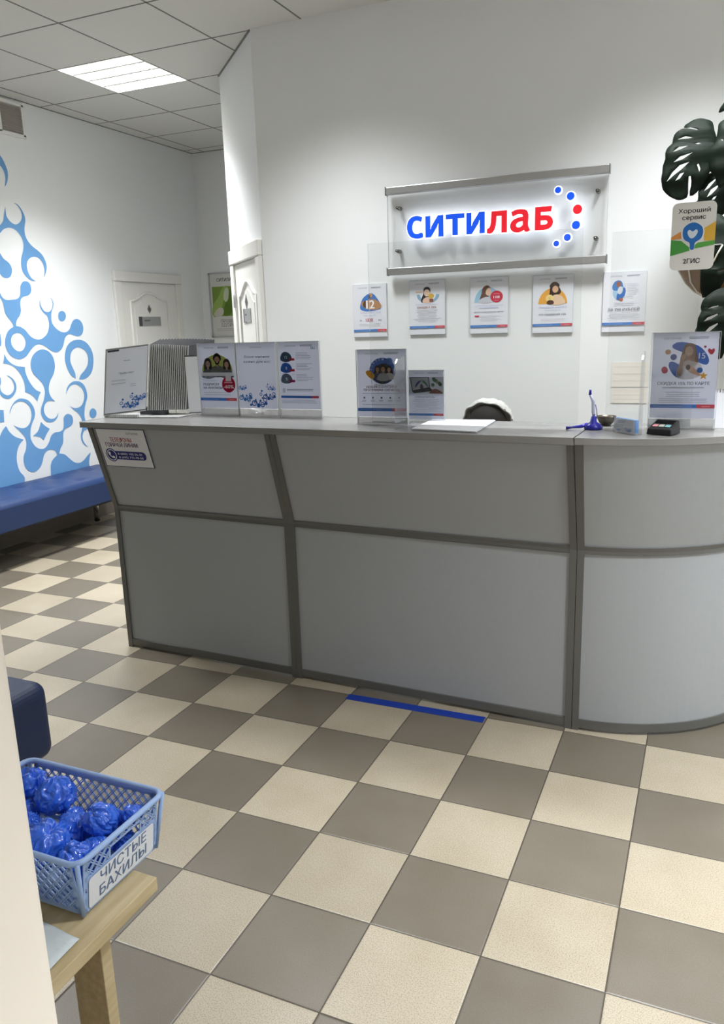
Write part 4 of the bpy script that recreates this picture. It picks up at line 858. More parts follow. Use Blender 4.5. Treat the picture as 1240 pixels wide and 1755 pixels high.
def art_family(a):
    w, h = a.w, a.h; header(a, c='#6E7488')
    a.disc(w * .50, h * .57, w * .42, '#A9B356', h * .26, 0, 180)
    bust(a, w * .25, h * .68, w * .19, '#25232A', '#CFA994', '#5A5C66'); bust(a, w * .77, h * .67, w * .18, '#3A2A26', '#D0AB96', '#6B6F78')
    bust(a, w * .52, h * .74, w * .22, '#2A2624', '#C59C84', '#74767C', False, True)
    a.rect(0, h * .50, w, h * .555, '#DDE0EA')
    a.text('ОФОРМИ', w * .10, h * .465, h * .032, '#AEB8D0', 'l', width=w * .34); a.text('ГОДОВУЮ', w * .10, h * .415, h * .032, '#AEB8D0', 'l', width=w * .36)
    a.text('ПОДПИСКУ', w * .10, h * .355, h * .034, '#3F3E5E', 'l', bold=.04, width=w * .44); a.text('НА АНАЛИЗЫ', w * .10, h * .30, h * .034, '#3F3E5E', 'l', bold=.04, width=w * .52)
    a.disc(w * .80, h * .37, w * .18, '#A0243F', h * .125); a.text('-60%', w * .80, h * .31, h * .052, '#EFE6EA', bold=.05, width=w * .27); a.lines(w * .69, w * .91, h * .39, 1, 1, h * .018, '#E0B6C0', 0)
    a.rect(w * .73, h * .42, w * .88, h * .52, '#E6E8EE')
    a.lines(w * .1, w * .92, h * .235, 2, h * .03, h * .006, '#9A9DAC', .1, 2)
    footer(a, .115)
def art_feedback(a):
    w, h = a.w, a.h
    a.text('СИТИЛАБ', w * .5, h * .92, h * .02, '#8890A4', width=w * .3)
    a.text('Ваше мнение', w * .52, h * .775, h * .034, '#6A86A6', bold=.02, width=w * .66); a.text('важно для нас', w * .52, h * .70, h * .034, '#6A86A6', bold=.02, width=w * .70)
    mol(a, w * .5, h * .05, w * .095); mol(a, w * .78, h * .16, w * .075, '#3565B0'); mol(a, w * .16, h * .14, w * .08, '#4A86C4'); mol(a, w * .10, h * .30, w * .05); mol(a, w * .9, h * .3, w * .05)
def art_offers(a):
    w, h = a.w, a.h; header(a, c='#7E86A0'); a.text('БЦ', w * .86, h * .885, h * .035, '#4A8CC4', bold=.04)
    for k, (y, c1, c2, t_) in enumerate(((.78, '#3E5468', '#C0485A', '12'), (.62, '#2F62B0', '#C0485A', 'II'), (.46, '#6A7688', '#B03A66', '%'))):
        a.blob([(w * .06, h * (y - .06)), (w * .08, h * (y + .04)), (w * .18, h * (y + .07)), (w * .30, h * (y + .03)), (w * .32, h * (y - .06))], c1)
        a.text(t_, w * .19, h * (y - .03), h * .04, '#E8ECF2', bold=.04); a.rect(w * .26, h * (y - .06), w * .40, h * (y - .025), c2)
        a.lines(w * .44, w * .86, h * (y + .05), 5, h * .022, h * .006, '#9EA4B6', .4, k)
    a.rect(w * .08, h * .245, w * .15, h * .31, '#C9CDD8'); a.lines(w * .18, w * .84, h * .29, 2, h * .02, h * .008, '#8A8E9E', .05, 4)
    a.rect(w * .03, h * .165, w * .80, h * .20, '#3A66AE'); a.rect(w * .80, h * .165, w * .97, h * .20, '#B84A5C')
    a.lines(w * .05, w * .95, h * .13, 3, h * .02, h * .006, '#AEB2C2', .2, 9)
def art_bonus(a):
    w, h = a.w, a.h; header(a, c='#7A7E90')
    a.disc(w * .52, h * .68, w * .27, '#2C64B4', h * .195)
    a.disc(w * .66, h * .82, w * .075, '#5E9AD8', h * .053)
    for k, ch in enumerate('БОНУСЫ'):
        an = math.radians(172 - k * 17); R1 = .82
        a.text(ch, w * (.52 + .27 * R1 * math.cos(an)), h * (.68 + .195 * R1 * math.sin(an)), h * .028, '#E9EEF6', bold=.04, rot=an - PI / 2)
    a.blob([(w * .31, h * .60), (w * .40, h * .73), (w * .50, h * .79), (w * .64, h * .77), (w * .74, h * .66), (w * .70, h * .55), (w * .52, h * .49), (w * .38, h * .53)], '#3A4252')
    bust(a, w * .42, h * .70, w * .11, '#2E2622', '#C39A7E', '#3F5E92'); bust(a, w * .66, h * .695, w * .11, '#25211E', '#C8A288', '#C9CCD2'); bust(a, w * .54, h * .70, w * .13, '#241F1C', '#BE9478', '#AEB2B8', False)
    a.rect(w * .36, h * .455, w * .74, h * .49, '#DDE0EA')
    a.blob([(w * .18, h * .66), (w * .25, h * .69), (w * .36, h * .62), (w * .34, h * .57), (w * .28, h * .57)], '#E0A43C')
    a.text('НОВАЯ БОНУСНАЯ', w * .5, h * .43, h * .032, '#7A3A5C', bold=.035, width=w * .62); a.text('ПРОГРАММА СИТИЛАБ', w * .5, h * .385, h * .032, '#7A3A5C', bold=.035, width=w * .74)
    a.lines(w * .1, w * .9, h * .345, 1, 1, h * .006, '#A5A9B8', 0)
    for k in range(5): a.disc(w * (.14 + k * .18), h * .285, w * .02, '#6A6F80', n=10); a.lines(w * (.09 + k * .18), w * (.19 + k * .18), h * .245, 2, h * .015, h * .006, '#8A8E9E', .2, k)
    a.lines(w * .1, w * .9, h * .18, 1, 1, h * .006, '#A5A9B8', 0); footer(a, .085)
def art_laptop(a):
    w, h = a.w, a.h; header(a)
    a.rect(0, h * .52, w, h * .86, '#C6C9CE'); a.poly([(w * .03, h * .86), (w * .10, h * .57), (w * .62, h * .64), (w * .58, h * .86)], '#2B2E36'); a.poly([(w * .06, h * .845), (w * .12, h * .59), (w * .60, h * .655), (w * .56, h * .85)], '#DEE6EE')
    a.disc(w * .37, h * .66, w * .18, '#3C5EA8', h * .13, 90, 190); a.disc(w * .37, h * .66, w * .18, '#5AA07E', h * .13, 0, 90); a.disc(w * .37, h * .655, w * .11, '#DEE6EE', h * .085, 0, 190)
    a.blob([(w * .34, h * .63), (w * .36, h * .72), (w * .41, h * .69), (w * .43, h * .64)], '#4A4A58')
    a.poly([(w * .10, h * .57), (w * .62, h * .64), (w * .72, h * .58), (w * .16, h * .53)], '#3A3C44')
    for k in range(7): a.disc(w * (.70 + .25 * ((k * .37) % 1)), h * (.70 + .14 * ((k * .61) % 1)), w * .05, ('#4F7A50', '#7A9A78', '#3D5E44')[k % 3], h * .035, n=10)
    a.blob([(w * .60, h * .53), (w * .68, h * .60), (w * .80, h * .62), (w * .98, h * .54), (w * .9, h * .52)], '#8A5F5A'); a.rect(0, h * .48, w, h * .525, '#DDE0EA')
    a.text('«СПИСКИ ВРАЧА»', w * .46, h * .44, h * .03, '#55586A', bold=.03, width=w * .60)
    a.lines(w * .10, w * .92, h * .40, 9, h * .03, h * .007, '#A9ACB8', .4, 7, True); footer(a, .075)
def art_card15(a):
    w, h = a.w, a.h; header(a, c='#85899A')
    a.blob([(w * .30, h * .86), (w * .62, h * .87), (w * .80, h * .78), (w * .86, h * .64), (w * .70, h * .66), (w * .50, h * .76)], '#3C70BE')
    a.blob([(w * .27, h * .66), (w * .30, h * .55), (w * .42, h * .48), (w * .50, h * .56), (w * .40, h * .64)], '#3C70BE')
    a.blob([(w * .44, h * .64), (w * .46, h * .78), (w * .50, h * .86), (w * .58, h * .88), (w * .65, h * .85), (w * .68, h * .76), (w * .70, h * .64), (w * .58, h * .60)], '#9A785E')
    a.blob([(w * .38, h * .50), (w * .42, h * .62), (w * .52, h * .68), (w * .62, h * .67), (w * .76, h * .62), (w * .74, h * .50), (w * .60, h * .46), (w * .46, h * .46)], '#DCD9D8')
    a.disc(w * .56, h * .785, w * .062, '#E4C2AC', h * .058); a.disc(w * .56, h * .76, w * .025, '#F4F0EE', h * .010, 180, 360, 8)
    a.blob([(w * .40, h * .52), (w * .42, h * .64), (w * .50, h * .76), (w * .48, h * .64), (w * .46, h * .50)], '#DDBBA4'); a.blob([(w * .52, h * .62), (w * .56, h * .56), (w * .74, h * .50), (w * .72, h * .54), (w * .60, h * .62)], '#D8B49C')
    a.disc(w * .56, h * .60, w * .035, '#4A3038', h * .032); a.text('15', w * .76, h * .70, h * .065, '#E8EDF6', bold=.03)
    a.disc(w * .24, h * .78, w * .045, '#D8B07C', h * .03); a.disc(w * .33, h * .72, w * .05, '#6A78B4', h * .035); a.blob([(w * .15, h * .57), (w * .18, h * .61), (w * .23, h * .60), (w * .25, h * .55), (w * .19, h * .53)], '#C84E66'); a.disc(w * .74, h * .565, w * .045, '#4C80C4', h * .032)
    n = 10; a.poly([(w * .80 + (w * .07 if k % 2 == 0 else w * .03) * math.cos(PI / 2 + k * PI / 5), h * .50 + (w * .07 if k % 2 == 0 else w * .03) * math.sin(PI / 2 + k * PI / 5)) for k in range(n)], '#E2B24A')
    a.blob([(w * .90, h * .745), (w * .845, h * .785), (w * .86, h * .815), (w * .895, h * .80), (w * .93, h * .815), (w * .945, h * .785)], '#C84A5C'); a.disc(w * .80, h * .835, w * .02, '#A0525C', h * .014, n=8)
    a.text('СКИДКА 15% ПО КАРТЕ', w * .5, h * .395, h * .034, '#77788A', bold=.03, width=w * .80)
    a.lines(w * .18, w * .82, h * .355, 1, 1, h * .014, '#B9BAC6', 0, 1, True); a.lines(w * .22, w * .78, h * .305, 3, h * .024, h * .006, '#9FA2B0', .2, 3, True); a.lines(w * .1, w * .9, h * .225, 3, h * .02, h * .006, '#A9ACC0', .1, 5, True); footer(a, .12)
holder(-1.070, 1.815, -.05, .2075, .295, art_family, 'poster holder with three smiling people and a red -60% disc, left of three', .036, .333)
holder(-.853, 1.806, -.05, .2075, .295, art_feedback, 'poster holder asking for feedback above blue rings, middle of three joined', .036, .333)
holder(-.632, 1.797, -.05, .2075, .295, art_offers, 'poster holder listing three offers, right end of the row of three', .038, .333)
holder(-.176, 1.640, .02, .21, .268, art_bonus, 'poster holder with a group of people in a blue bonus circle', .030, .298)
holder(-.030, 1.757, .03, .15, .200, art_laptop, 'small poster holder picturing a laptop, right of the bonus poster', .008, .208)
t = holder(.944, 1.705, .02, .215, .297, art_card15, 'poster holder of a woman with a phone, discount 15%, beside the narrow screen', .036, .335)
tag(build('leaflet', MB().box(.893, .975, 1.666, 1.668, 1.156, 1.188), PAPER, None, loc=(.93, 1.667, 1.155)), 'small blank white leaflet at the foot of the 15% discount poster holder', 'leaflet')

# ------------------------------------------------------------------ flip display
LB = .20                                                    # the panels lean back
UPV = Vector((0, LB, 1)).normalized()
Lp, Cp, Rp = at(178, 712, z=1.162), at(250, 703, z=1.180), at(318, 702, z=1.178)
fd = thing('flip_display', 'desktop flip display with a fan of grey-edged plastic panels, left end of worktop', 'display', ((Cp.x + Rp.x) / 2, Cp.y + .05, 1.151))
HP = .312
def panel(p, dirv, ln, h, m, name='display_panel', bevel=0, th=.0022):
    d = Vector(dirv).normalized(); n_ = Vector((d.y, -d.x, 0)) * th
    return build(name, MB().prism([p - n_, p + d * ln - n_, p + d * ln + n_, p + n_], UPV * h), m, fd)
DP = mat('dark_panel_sleeve', '#4A4B4F', .45); LP = mat('panel_rim_grey', '#B4B5B4', .4)
NPN = 19
for k in range(1, NPN + 1):
    f = k / NPN; p = Cp.lerp(Rp, f)
    hh = HP - .010 * f * f
    o = panel(p, Vector((-.40 + .52 * f, .92, .12)), .19, hh, DP)
    e = MB().prism([p + Vector((-.0025, -.003, -.001)), p + Vector((.0025, -.003, -.001)), p + Vector((.0025, .002, -.001)), p + Vector((-.0025, .002, -.001))], UPV * (hh + .002))
    build('panel_rim', e, LP, o)
# front page
xd = (Cp - Lp); ln = xd.length; M = Matrix.Identity(4); _x = xd.normalized(); _n = _x.cross(UPV).normalized()
for i in range(3): M[i][0], M[i][1], M[i][2], M[i][3] = _x[i], UPV[i], _n[i], Lp[i]
pg = build('display_panel', MB().box(0, ln, 0, HP, -.004, 0, M=M), DP, fd)
a = Art(ln * .975, HP * .965, 0); w, h = a.w, a.h; a.rect(0, 0, w, h, '#DFE4EF')
a.lines(w * .02, w * .3, h * .965, 1, 1, h * .03, '#3A3C40', 0)
a.text('Прайс-лист', w * .5, h * .60, h * .03, '#7A8698', bold=.02, width=w * .36); a.lines(w * .42, w * .58, h * .80, 1, 1, h * .012, '#A5AEBE', 0); a.lines(w * .14, w * .62, h * .50, 2, h * .05, h * .012, '#B4BCCA', .3, 2); a.lines(w * .6, w * .8, h * .42, 2, h * .03, h * .008, '#B4BCCA', .3, 2)
mol(a, w * .62, h * .07, w * .085, '#2F6AB8'); mol(a, w * .82, h * .17, w * .07, '#2F6AB8')
o = a.put('printed_page', M @ Matrix.Translation((.004, .006, .0005)), pg)
rim = MB().box(-.002, .002, -.002, HP + .002, -.005, .001, M=M).box(0, ln, HP - .002, HP + .002, -.005, .001, M=M).box(0, ln, -.002, .002, -.005, .001, M=M)
build('panel_rim', rim, LP, pg)
# open leaf on the right, comb and base
lp = at(331, 709, z=1.156); M = frame((Rp.x + .004, Rp.y + .02, 1.158), (.075, .06, 0), (0, 0, 1))
wl = build('display_panel', MB().box(0, .075, 0, .272, -.002, 0, M=M), DP, fd); build('printed_page', MB().box(0, .071, .004, .266, .0003, .0006, M=M), PAPER, wl)
cb_ = MB()
for k in range(18):
    f = k / 17; p = Lp.lerp(Vector((Cp.x, Lp.y + .01, Lp.z)), f)
    cb_.box(p.x - .0025, p.x + .0025, p.y + .005, p.y + .02, 1.153, 1.166)
build('comb', cb_, LP, fd)
bx = Lp.lerp(Rp, .5)
build('base', MB().prism([(Lp.x + .0, Lp.y + .004, 1.151), (Rp.x + .03, Lp.y + .05, 1.151), (Rp.x + .03, min(Rp.y + .12, 1.84), 1.151), (Lp.x + .03, 1.84, 1.151)], (0, 0, .004)), LP, fd)
build('bracket', MB().box(bx.x - .06, bx.x + .08, 1.76, 1.80, 1.155, 1.19), DP, fd)

# ------------------------------------------------------------------ small things on the worktop
pp = [at(705, 736, z=1.153), at(815, 741, z=1.153), at(848, 721, z=1.153), at(742, 720, z=1.153)]
mb = MB()
for k in range(5):
    r_ = random.Random(k); off = Vector(((r_.random() - .5) * .004, (r_.random() - .5) * .004, .0012 * k)); mb.prism([Vector((p.x, p.y, 1.1512)) + off for p in pp], (0, 0, .001), PAPER)
tag(build('paper_stack', mb, PAPER, None, loc=(pp[0].x, pp[0].y, 1.151)), 'thin stack of white paper lying on the worktop before the small laptop poster', 'paper')
p = at(1016, 735, z=1.152)
pen = thing('desk_pen', 'blue desk pen standing upright in a dark blue base on the curved worktop', 'pen', (p.x, p.y, 1.151))
BLU = mat('dark_blue_plastic', '#1B1C86', .3); PBL = mat('violet_blue_plastic', '#2A2AA0', .25); PCL = mat('milky_pen_barrel', '#B9BCD8', .25)
build('base', MB().lathe([(.0, .0), (.032, .0), (.033, .008), (.026, .018), (.012, .026), (.009, .046), (.0, .048)], (p.x, p.y, 1.151)), BLU, pen)
build('arm', MB().tube([(p.x - .02, p.y, 1.168), (p.x - .045, p.y - .006, 1.160), (p.x - .075, p.y - .010, 1.157), (p.x - .095, p.y - .012, 1.155)], [.007, .006, .004, .006]), PBL, pen)
pt = at(1011, 670, y=p.y)
build('barrel', MB().tube([(p.x, p.y, 1.19), (p.x - .002, p.y, 1.215), (p.x - .003, p.y, 1.25), (pt.x, p.y, pt.z - .012)], [.004, .006, .0062, .0045]), PCL, pen)
build('pen_tip', MB().tube([(p.x, p.y, 1.175), (p.x, p.y, 1.205)], [.002, .0052]), BLU, pen)
build('pen_cap', MB().tube([(pt.x, p.y, pt.z - .014), (pt.x, p.y, pt.z + .004)], [.0055, .004]), BLU, pen)
cd = [Vector((p.x + .004, p.y + .004, 1.24)), Vector((p.x + .009, p.y + .006, 1.22)), Vector((p.x + .011, p.y + .006, 1.20)), Vector((p.x + .008, p.y + .004, 1.18))]
build('cord', MB().tube(cd, .0014, seg=6), BLU, pen)
# bowl
c = at(1036, 729, z=1.152)
tag(build('metal_bowl', MB().lathe([(.0, 0), (.016, 0), (.026, .010), (.034, .026), (.036, .034), (.033, .034), (.030, .024), (.02, .008), (0, .005)], (c.x + .002, c.y + .02, 1.151)), mat('dull_bronze', '#5E574E', .35, metal=.8), None, loc=(c.x, c.y + .02, 1.151)), 'small dark metal bowl behind the blue desk pen', 'bowl')
# card box
c0, c1_ = at(1049, 739, z=1.152), at(1089, 746, z=1.152)
xd = (c1_ - c0); wbox = xd.length; M = frame(c0, xd, (0, 0, 1))
cbx = thing('card_box', 'clear box of white and blue cards between the pen and the card terminal', 'card box', (c0.x + .04, c0.y, 1.151))
a = Art(wbox * .86, .045, .0); a.rect(0, 0, a.w, a.h, '#E6ECF4'); a.lines(a.w * .15, a.w * .6, a.h * .82, 2, .005, .002, '#7FA6CC', .2); a.lines(a.w * .1, a.w * .5, a.h * .5, 2, .006, .0018, '#A9C4DE', .2)
mol(a, a.w * .74, a.h * .12, .0055, '#5E93CC'); mol(a, a.w * .25, a.h * .1, .004, '#7FAEDA')
st_ = build('card_stack', MB().box(.004, wbox * .88, .004, .048, -.022, -.002, M=M), mat('blue_card_edge', '#5F97D6', .5), cbx)
a.put('front_card', M @ Matrix.Translation((.005, .003, -.0015)), cbx)
cl = MB().box(0, wbox, 0, .05, .0, .0012, M=M).box(0, wbox, 0, .002, -.025, 0, M=M).box(0, .0012, 0, .05, -.025, 0, M=M).box(wbox - .0012, wbox, 0, .05, -.025, 0, M=M)
build('clear_case', cl, CLEARP, cbx)
# payment terminal
c0 = at(1106, 744, z=1.152); c1_ = at(1146, 747, z=1.152); xd = c1_ - c0; wt_ = .088; M = frame(c0, xd, Vector((-xd.y, xd.x, 0)))
tm = thing('card_terminal', 'black payment terminal with three coloured keys at the front of curved worktop', 'card terminal', (c0.x + .04, c0.y + .03, 1.151))
mb = MB().add([M @ Vector(q) for q in ((0, 0, 0), (wt_, 0, 0), (wt_, .075, 0), (0, .075, 0), (.003, .003, .020), (wt_ - .003, .003, .020), (wt_ - .004, .072, .046), (.004, .072, .046))], [(3, 2, 1, 0), (4, 5, 6, 7), (0, 1, 5, 4), (1, 2, 6, 5), (2, 3, 7, 6), (3, 0, 4, 7)])
build('body', mb, BLACK, tm, bevel=.004)
Mt = M @ Matrix.Translation((0, .003, .020)) @ Matrix.Rotation(math.atan2(.026, .069), 4, 'X')
build('display', MB().box(.012, wt_ - .012, .040, .064, 0, .0012, M=Mt), mat('dark_display', '#0C0D10', .12), tm)
for k, cc in enumerate(('#C98A8C', '#AEB2A8', '#7FAFB4')): build('key', MB().box(.014 + k * .0215, .031 + k * .0215, .014, .030, 0, .0022, M=Mt), ink(cc), tm)
# easel calendar on the right
c0 = at(1221, 733, z=1.153)
cal = thing('easel_calendar', 'white spiral-bound easel calendar at the right end of the worktop', 'calendar', (c0.x + .1, c0.y, 1.151))
x0_, x1_, yy = c0.x, c0.x + .21, c0.y - .0
zc = at(1224, 669, y=yy + .03).z
pg_ = MB().prism([(x0_, yy, 1.151), (x1_, yy, 1.151), (x1_, yy + .035, zc), (x0_, yy + .035, zc)], (0, .0015, 0)).prism([(x0_, yy + .07, 1.151), (x1_, yy + .07, 1.151), (x1_, yy + .035, zc), (x0_, yy + .035, zc)], (0, .0015, 0))
build('pages', pg_, PAPER, cal)
sp = MB()
for k in range(22):
    xx = x0_ + .006 + k * .0094
    sp.tube([(xx, yy + .035 + .006 * math.cos(2 * PI * j / 10), zc - .001 + .006 * math.sin(2 * PI * j / 10)) for j in range(10)], .0011, seg=5, closed=True)
build('spiral_binding', sp, BLACK, cal)
# sheets pinned on the wall behind the screens
for (u0, v0, u1, v1, lb) in ((1048, 621, 1109, 663, 'upper of two pale cream sheets on the wall behind the narrow screen'), (1047, 665, 1107, 691, 'lower, shorter of two pale cream sheets on the wall behind the narrow screen')):
    p0, p1 = at(u0, v0, y=WY_BIG - .003), at(u1, v1, y=WY_BIG - .003)
    a = Art(p1.x - p0.x, p0.z - p1.z, .002, '#F2ECE2')
    for k in range(3): a.lines(.01, a.w - .01, a.h * (.8 - .28 * k), 1, 1, .002, '#DCD5CC', .02)
    tag(a.put('wall_sheet', frame((p0.x, WY_BIG - .0035, p1.z), (1, 0, 0), (0, 0, 1))), lb, 'paper', 'cream sheets on the wall')
# ------------------------------------------------------------------ hanging monstera
LY = 2.72
plant = thing('hanging_plant', 'dark green monstera with big split leaves hanging in a brown coir basket', 'plant', (1.2, 2.74, 1.62))
def leaf_mesh(pts2, holes, M, curl=.12, th=.0012):
    """pts2 in metres in the leaf plane; bent about its axis and drooping at the edge"""
    xs = [p[0] for p in pts2]; ys = [p[1] for p in pts2]; cx, cy = (min(xs) + max(xs)) / 2, (min(ys) + max(ys)) / 2; W = max(max(xs) - min(xs), max(ys) - min(ys))
    bm = bmesh.new(); ls = [[Vector((x, y, 0)) for x, y in pts2]] + [[Vector((x, y, 0)) for x, y in h] for h in holes]
    tri = tessellate_polygon(ls); fl = [p for l in ls for p in l]; bv = [bm.verts.new(p) for p in fl]
    for t in tri:
        try: bm.faces.new([bv[i] for i in t])
        except ValueError: pass
    bm.normal_update()
    for _ in range(2):
        es = [e for e in bm.edges if e.calc_length() > W * .09 and not e.is_boundary]
        bmesh.ops.subdivide_edges(bm, edges=es, cuts=1); bmesh.ops.triangulate(bm, faces=bm.faces)
    for v in bm.verts:
        x, y = v.co.x - cx, v.co.y - cy; d = math.hypot(x, y) / W
        v.co.z = -curl * W * (d * 2) ** 2 + abs(x) * .10 + .012 * W * math.sin(y / W * 22)
    bmesh.ops.recalc_face_normals(bm, faces=bm.faces)
    r = bmesh.ops.extrude_face_region(bm, geom=list(bm.faces))
    for v in [g for g in r['geom'] if isinstance(g, bmesh.types.BMVert)]: v.co.z -= th
    bmesh.ops.recalc_face_normals(bm, faces=bm.faces)
    bm.transform(M); me = bpy.data.meshes.new('leaf')
    me.materials.append(LEAF); me.transform(Matrix.Identity(4)); bm.transform(Matrix.Translation(-plant.location)); bm.to_mesh(me); bm.free()
    for p in me.polygons: p.use_smooth = True
    o = bpy.data.objects.new('leaf', me); link(o, plant); return o
K1 = 6.75
def tr(pts, y): return [at(1120 + X / K1, 160 + Y / K1, y=y) for X, Y in pts]
def traced(outline, holes, y, tilt=0):
    A = [(p.x, p.z) for p in tr(outline, y)]; c = Vector((sum(a[0] for a in A) / len(A), sum(a[1] for a in A) / len(A)))
    A = [(p.x - c.x, p.y - c.y) for p in smooth_loop([(a[0], a[1], 0) for a in A], 2)]
    Hs = [[(p.x - c.x, p.z - c.y) for p in tr(h, y)] for h in holes]
    M = frame((c.x, y, c.y), (math.cos(tilt), math.sin(tilt), 0), (0, 0, 1))
    return leaf_mesh(A, Hs, M)
traced([(710, 405), (695, 300), (640, 270), (560, 257), (480, 275), (410, 320), (350, 385), (430, 380), (508, 402), (508, 412), (430, 398), (350, 396), (290, 425), (240, 475), (220, 540), (212, 580), (160, 630), (130, 700), (130, 765), (105, 840), (98, 920), (85, 990), (92, 1040), (110, 1110), (180, 1180), (240, 1210), (300, 1225), (392, 1192), (405, 1100), (404, 960), (428, 955), (437, 1060), (425, 1175), (505, 1135), (560, 1060), (620, 960), (700, 800), (740, 600), (740, 500)],
       [[(275, 530), (370, 488), (452, 500), (400, 515)], [(215, 685), (290, 620), (400, 600), (320, 645)], [(228, 800), (300, 735), (448, 682), (330, 765)], [(148, 1025), (210, 920), (300, 830), (412, 788), (330, 870), (230, 950)], [(250, 1010), (300, 930), (350, 915), (300, 985)], [(480, 575), (515, 562), (550, 568), (515, 583)], [(500, 820), (520, 805), (540, 870), (525, 905)]], 2.70, .15)
traced([(735, 400), (740, 340), (790, 290), (860, 270), (1000, 330), (1060, 520), (1040, 760), (940, 960), (820, 1040), (745, 1090), (700, 960), (650, 900), (620, 740), (640, 650), (700, 590), (720, 500)], [[(770, 525), (800, 530), (798, 545), (775, 538)], [(585, 700), (605, 695), (620, 750), (608, 750)]][:1], 2.64, -.1)
traced([(745, 960), (770, 1040), (860, 1060), (900, 1300), (800, 1400), (690, 1510), (640, 1490), (540, 1460), (520, 1400), (515, 1395), (430, 1400), (390, 1440), (362, 1430), (380, 1350), (440, 1290), (505, 1240), (510, 1150), (540, 1050), (600, 960), (680, 900)],
       [[(580, 1130), (640, 1040), (738, 965), (700, 1020), (640, 1090)], [(612, 1200), (660, 1110), (760, 1045), (720, 1110), (660, 1170)], [(668, 1230), (690, 1200), (725, 1185), (700, 1225)]], 2.74, .1)
traced([(745, 215), (800, 120), (860, 40), (980, 20), (1000, 160), (900, 190), (810, 200)], [], 2.76, 0)
# lower leaves, second zoom frame (1120 + X/7.975, 440 + Y/7.975)
def tr2(pts): return [((X / 7.975) * K1, (280 + Y / 7.975) * K1) for X, Y in pts]
traced(tr2([(660, 620), (700, 560), (790, 490), (880, 440), (1000, 420), (1150, 520), (1200, 800), (1160, 1100), (1000, 1240), (940, 1390), (860, 1395), (870, 1300), (900, 1100), (880, 1045), (700, 1042), (560, 1045), (585, 960), (600, 840), (650, 745), (640, 700)]),
       [tr2([(740, 712), (800, 680), (888, 664), (880, 680), (800, 698)]), tr2([(680, 885), (730, 830), (870, 775), (870, 795), (780, 850)]), tr2([(690, 1035), (760, 960), (870, 905), (872, 925), (800, 990), (740, 1035)])], 2.58, .1)
traced(tr2([(660, -560), (800, -620), (1000, -500), (1060, -200), (1020, 160), (900, 420), (760, 500), (640, 560), (625, 300), (640, 60), (650, -200)]), [tr2([(880, 180), (955, 165), (955, 180), (900, 195)])], 2.62, -.15)
# coir basket with cord, and stems
pc = at(1233, 432, y=2.78); cr = .185
prof = [(.0, -1.12), (.25, -1.06), (.5, -.92), (.72, -.70), (.90, -.40), (.98, -.1), (1.0, .1), (.96, .12), (.9, -.05), (.0, -.05)]
T_ = (pc.x, 2.80, pc.z)
build('coir_basket', MB().lathe([(r * cr, z * cr) for r, z in prof], T_, seg=40), COIR, plant)
cm = MB()
for an in (200, 235, 270, 310, 20, 120):
    a_ = math.radians(an); pts = []
    for r, z in prof[:7]: pts.append((T_[0] + (r * cr + .005) * math.cos(a_ + .5 * z), T_[1] + (r * cr + .005) * math.sin(a_ + .5 * z), T_[2] + z * cr))
    cm.tube(pts, .0035, seg=8)
build('cord', cm, CORD, plant)
build('wall_bracket', MB().tube([(T_[0], WY_BIG - .002, T_[2] + .02), (T_[0], T_[1] + cr * .9, T_[2] + .02)], .008).lathe([(cr * 1.0, -.004), (cr * 1.03, 0), (cr * 1.0, .004)], (T_[0], T_[1], T_[2] + .02)), METAL_G, plant)
sm = MB()
for (x, z, y) in ((1.0, 2.25, 2.70), (1.14, 2.1, 2.64), (1.03, 1.95, 2.74), (1.12, 1.55, 2.58), (1.1, 1.78, 2.62)):
    a_, b_ = Vector((T_[0], T_[1], T_[2])), Vector((x + .04, y + .01, z)); mid = (a_ + b_) / 2 + Vector((.03, -.02, .08)); sm.tube([a_, a_.lerp(mid, .6), mid, mid.lerp(b_, .6), b_], [.006, .0055, .005, .0045, .003], seg=8)
build('stems', sm, LEAF_S, plant)

# ------------------------------------------------------------------ person at the desk behind the counter
SKIN = mat('skin', '#D9B199', .5, sss=.1); HAIR = mat('black_hair', '#15110F', .7, spec=.2, noise_amt=.3, nscale=60, bump=.6); CLOTH = mat('white_tunic', '#DCE2E8', .8, noise_amt=.03, nscale=30, bump=.3); TROU = mat('blue_trousers', '#3C5F86', .8, noise_amt=.05, nscale=30)
CAPM = mat('white_cap_fabric', '#C2C1BC', .8, trans=.0, noise_amt=.12, nscale=45, bump=.9)
PX, PY = at(834, 715, y=2.16).x, 2.16
person = thing('person', 'person seated behind the counter, head bowed, black hair under a white disposable cap', 'person', (PX, PY + .12, 0))
def skin_mesh(name, verts, edges, radii, m, parent, root=0, sub=2):
    me = bpy.data.meshes.new(name); off = world_off(parent)
    me.from_pydata([tuple(Vector(v) - off) for v in verts], edges, []); me.materials.append(m)
    o = bpy.data.objects.new(name, me); link(o, parent)
    s = o.modifiers.new('skin', 'SKIN'); s.use_smooth_shade = True
    for i, r in enumerate(radii):
        d = me.skin_vertices[0].data[i]; d.radius = r if isinstance(r, tuple) else (r, r); d.use_root = (i == root)
    b = o.modifiers.new('subsurf', 'SUBSURF'); b.levels = b.render_levels = sub
    return o
def chain(vs, es, rs, start, pts):
    k = start
    for p, r in pts: vs.append(p); rs.append(r); es.append((k, len(vs) - 1)); k = len(vs) - 1
    return k
vs, es, rs = [(PX, PY + .20, .50)], [], [(.15, .12)]
bx, by = PX, PY
k = chain(vs, es, rs, 0, [((bx, by + .17, .66), (.135, .10)), ((bx, by + .13, .82), (.15, .105)), ((bx, by + .09, .93), (.13, .09)), ((bx, by + .055, .99), (.055, .055)), ((bx, by + .03, 1.045), (.05, .05)), ((bx, by + .005, 1.10), (.075, .085)), ((bx, by - .01, 1.145), (.07, .08))])
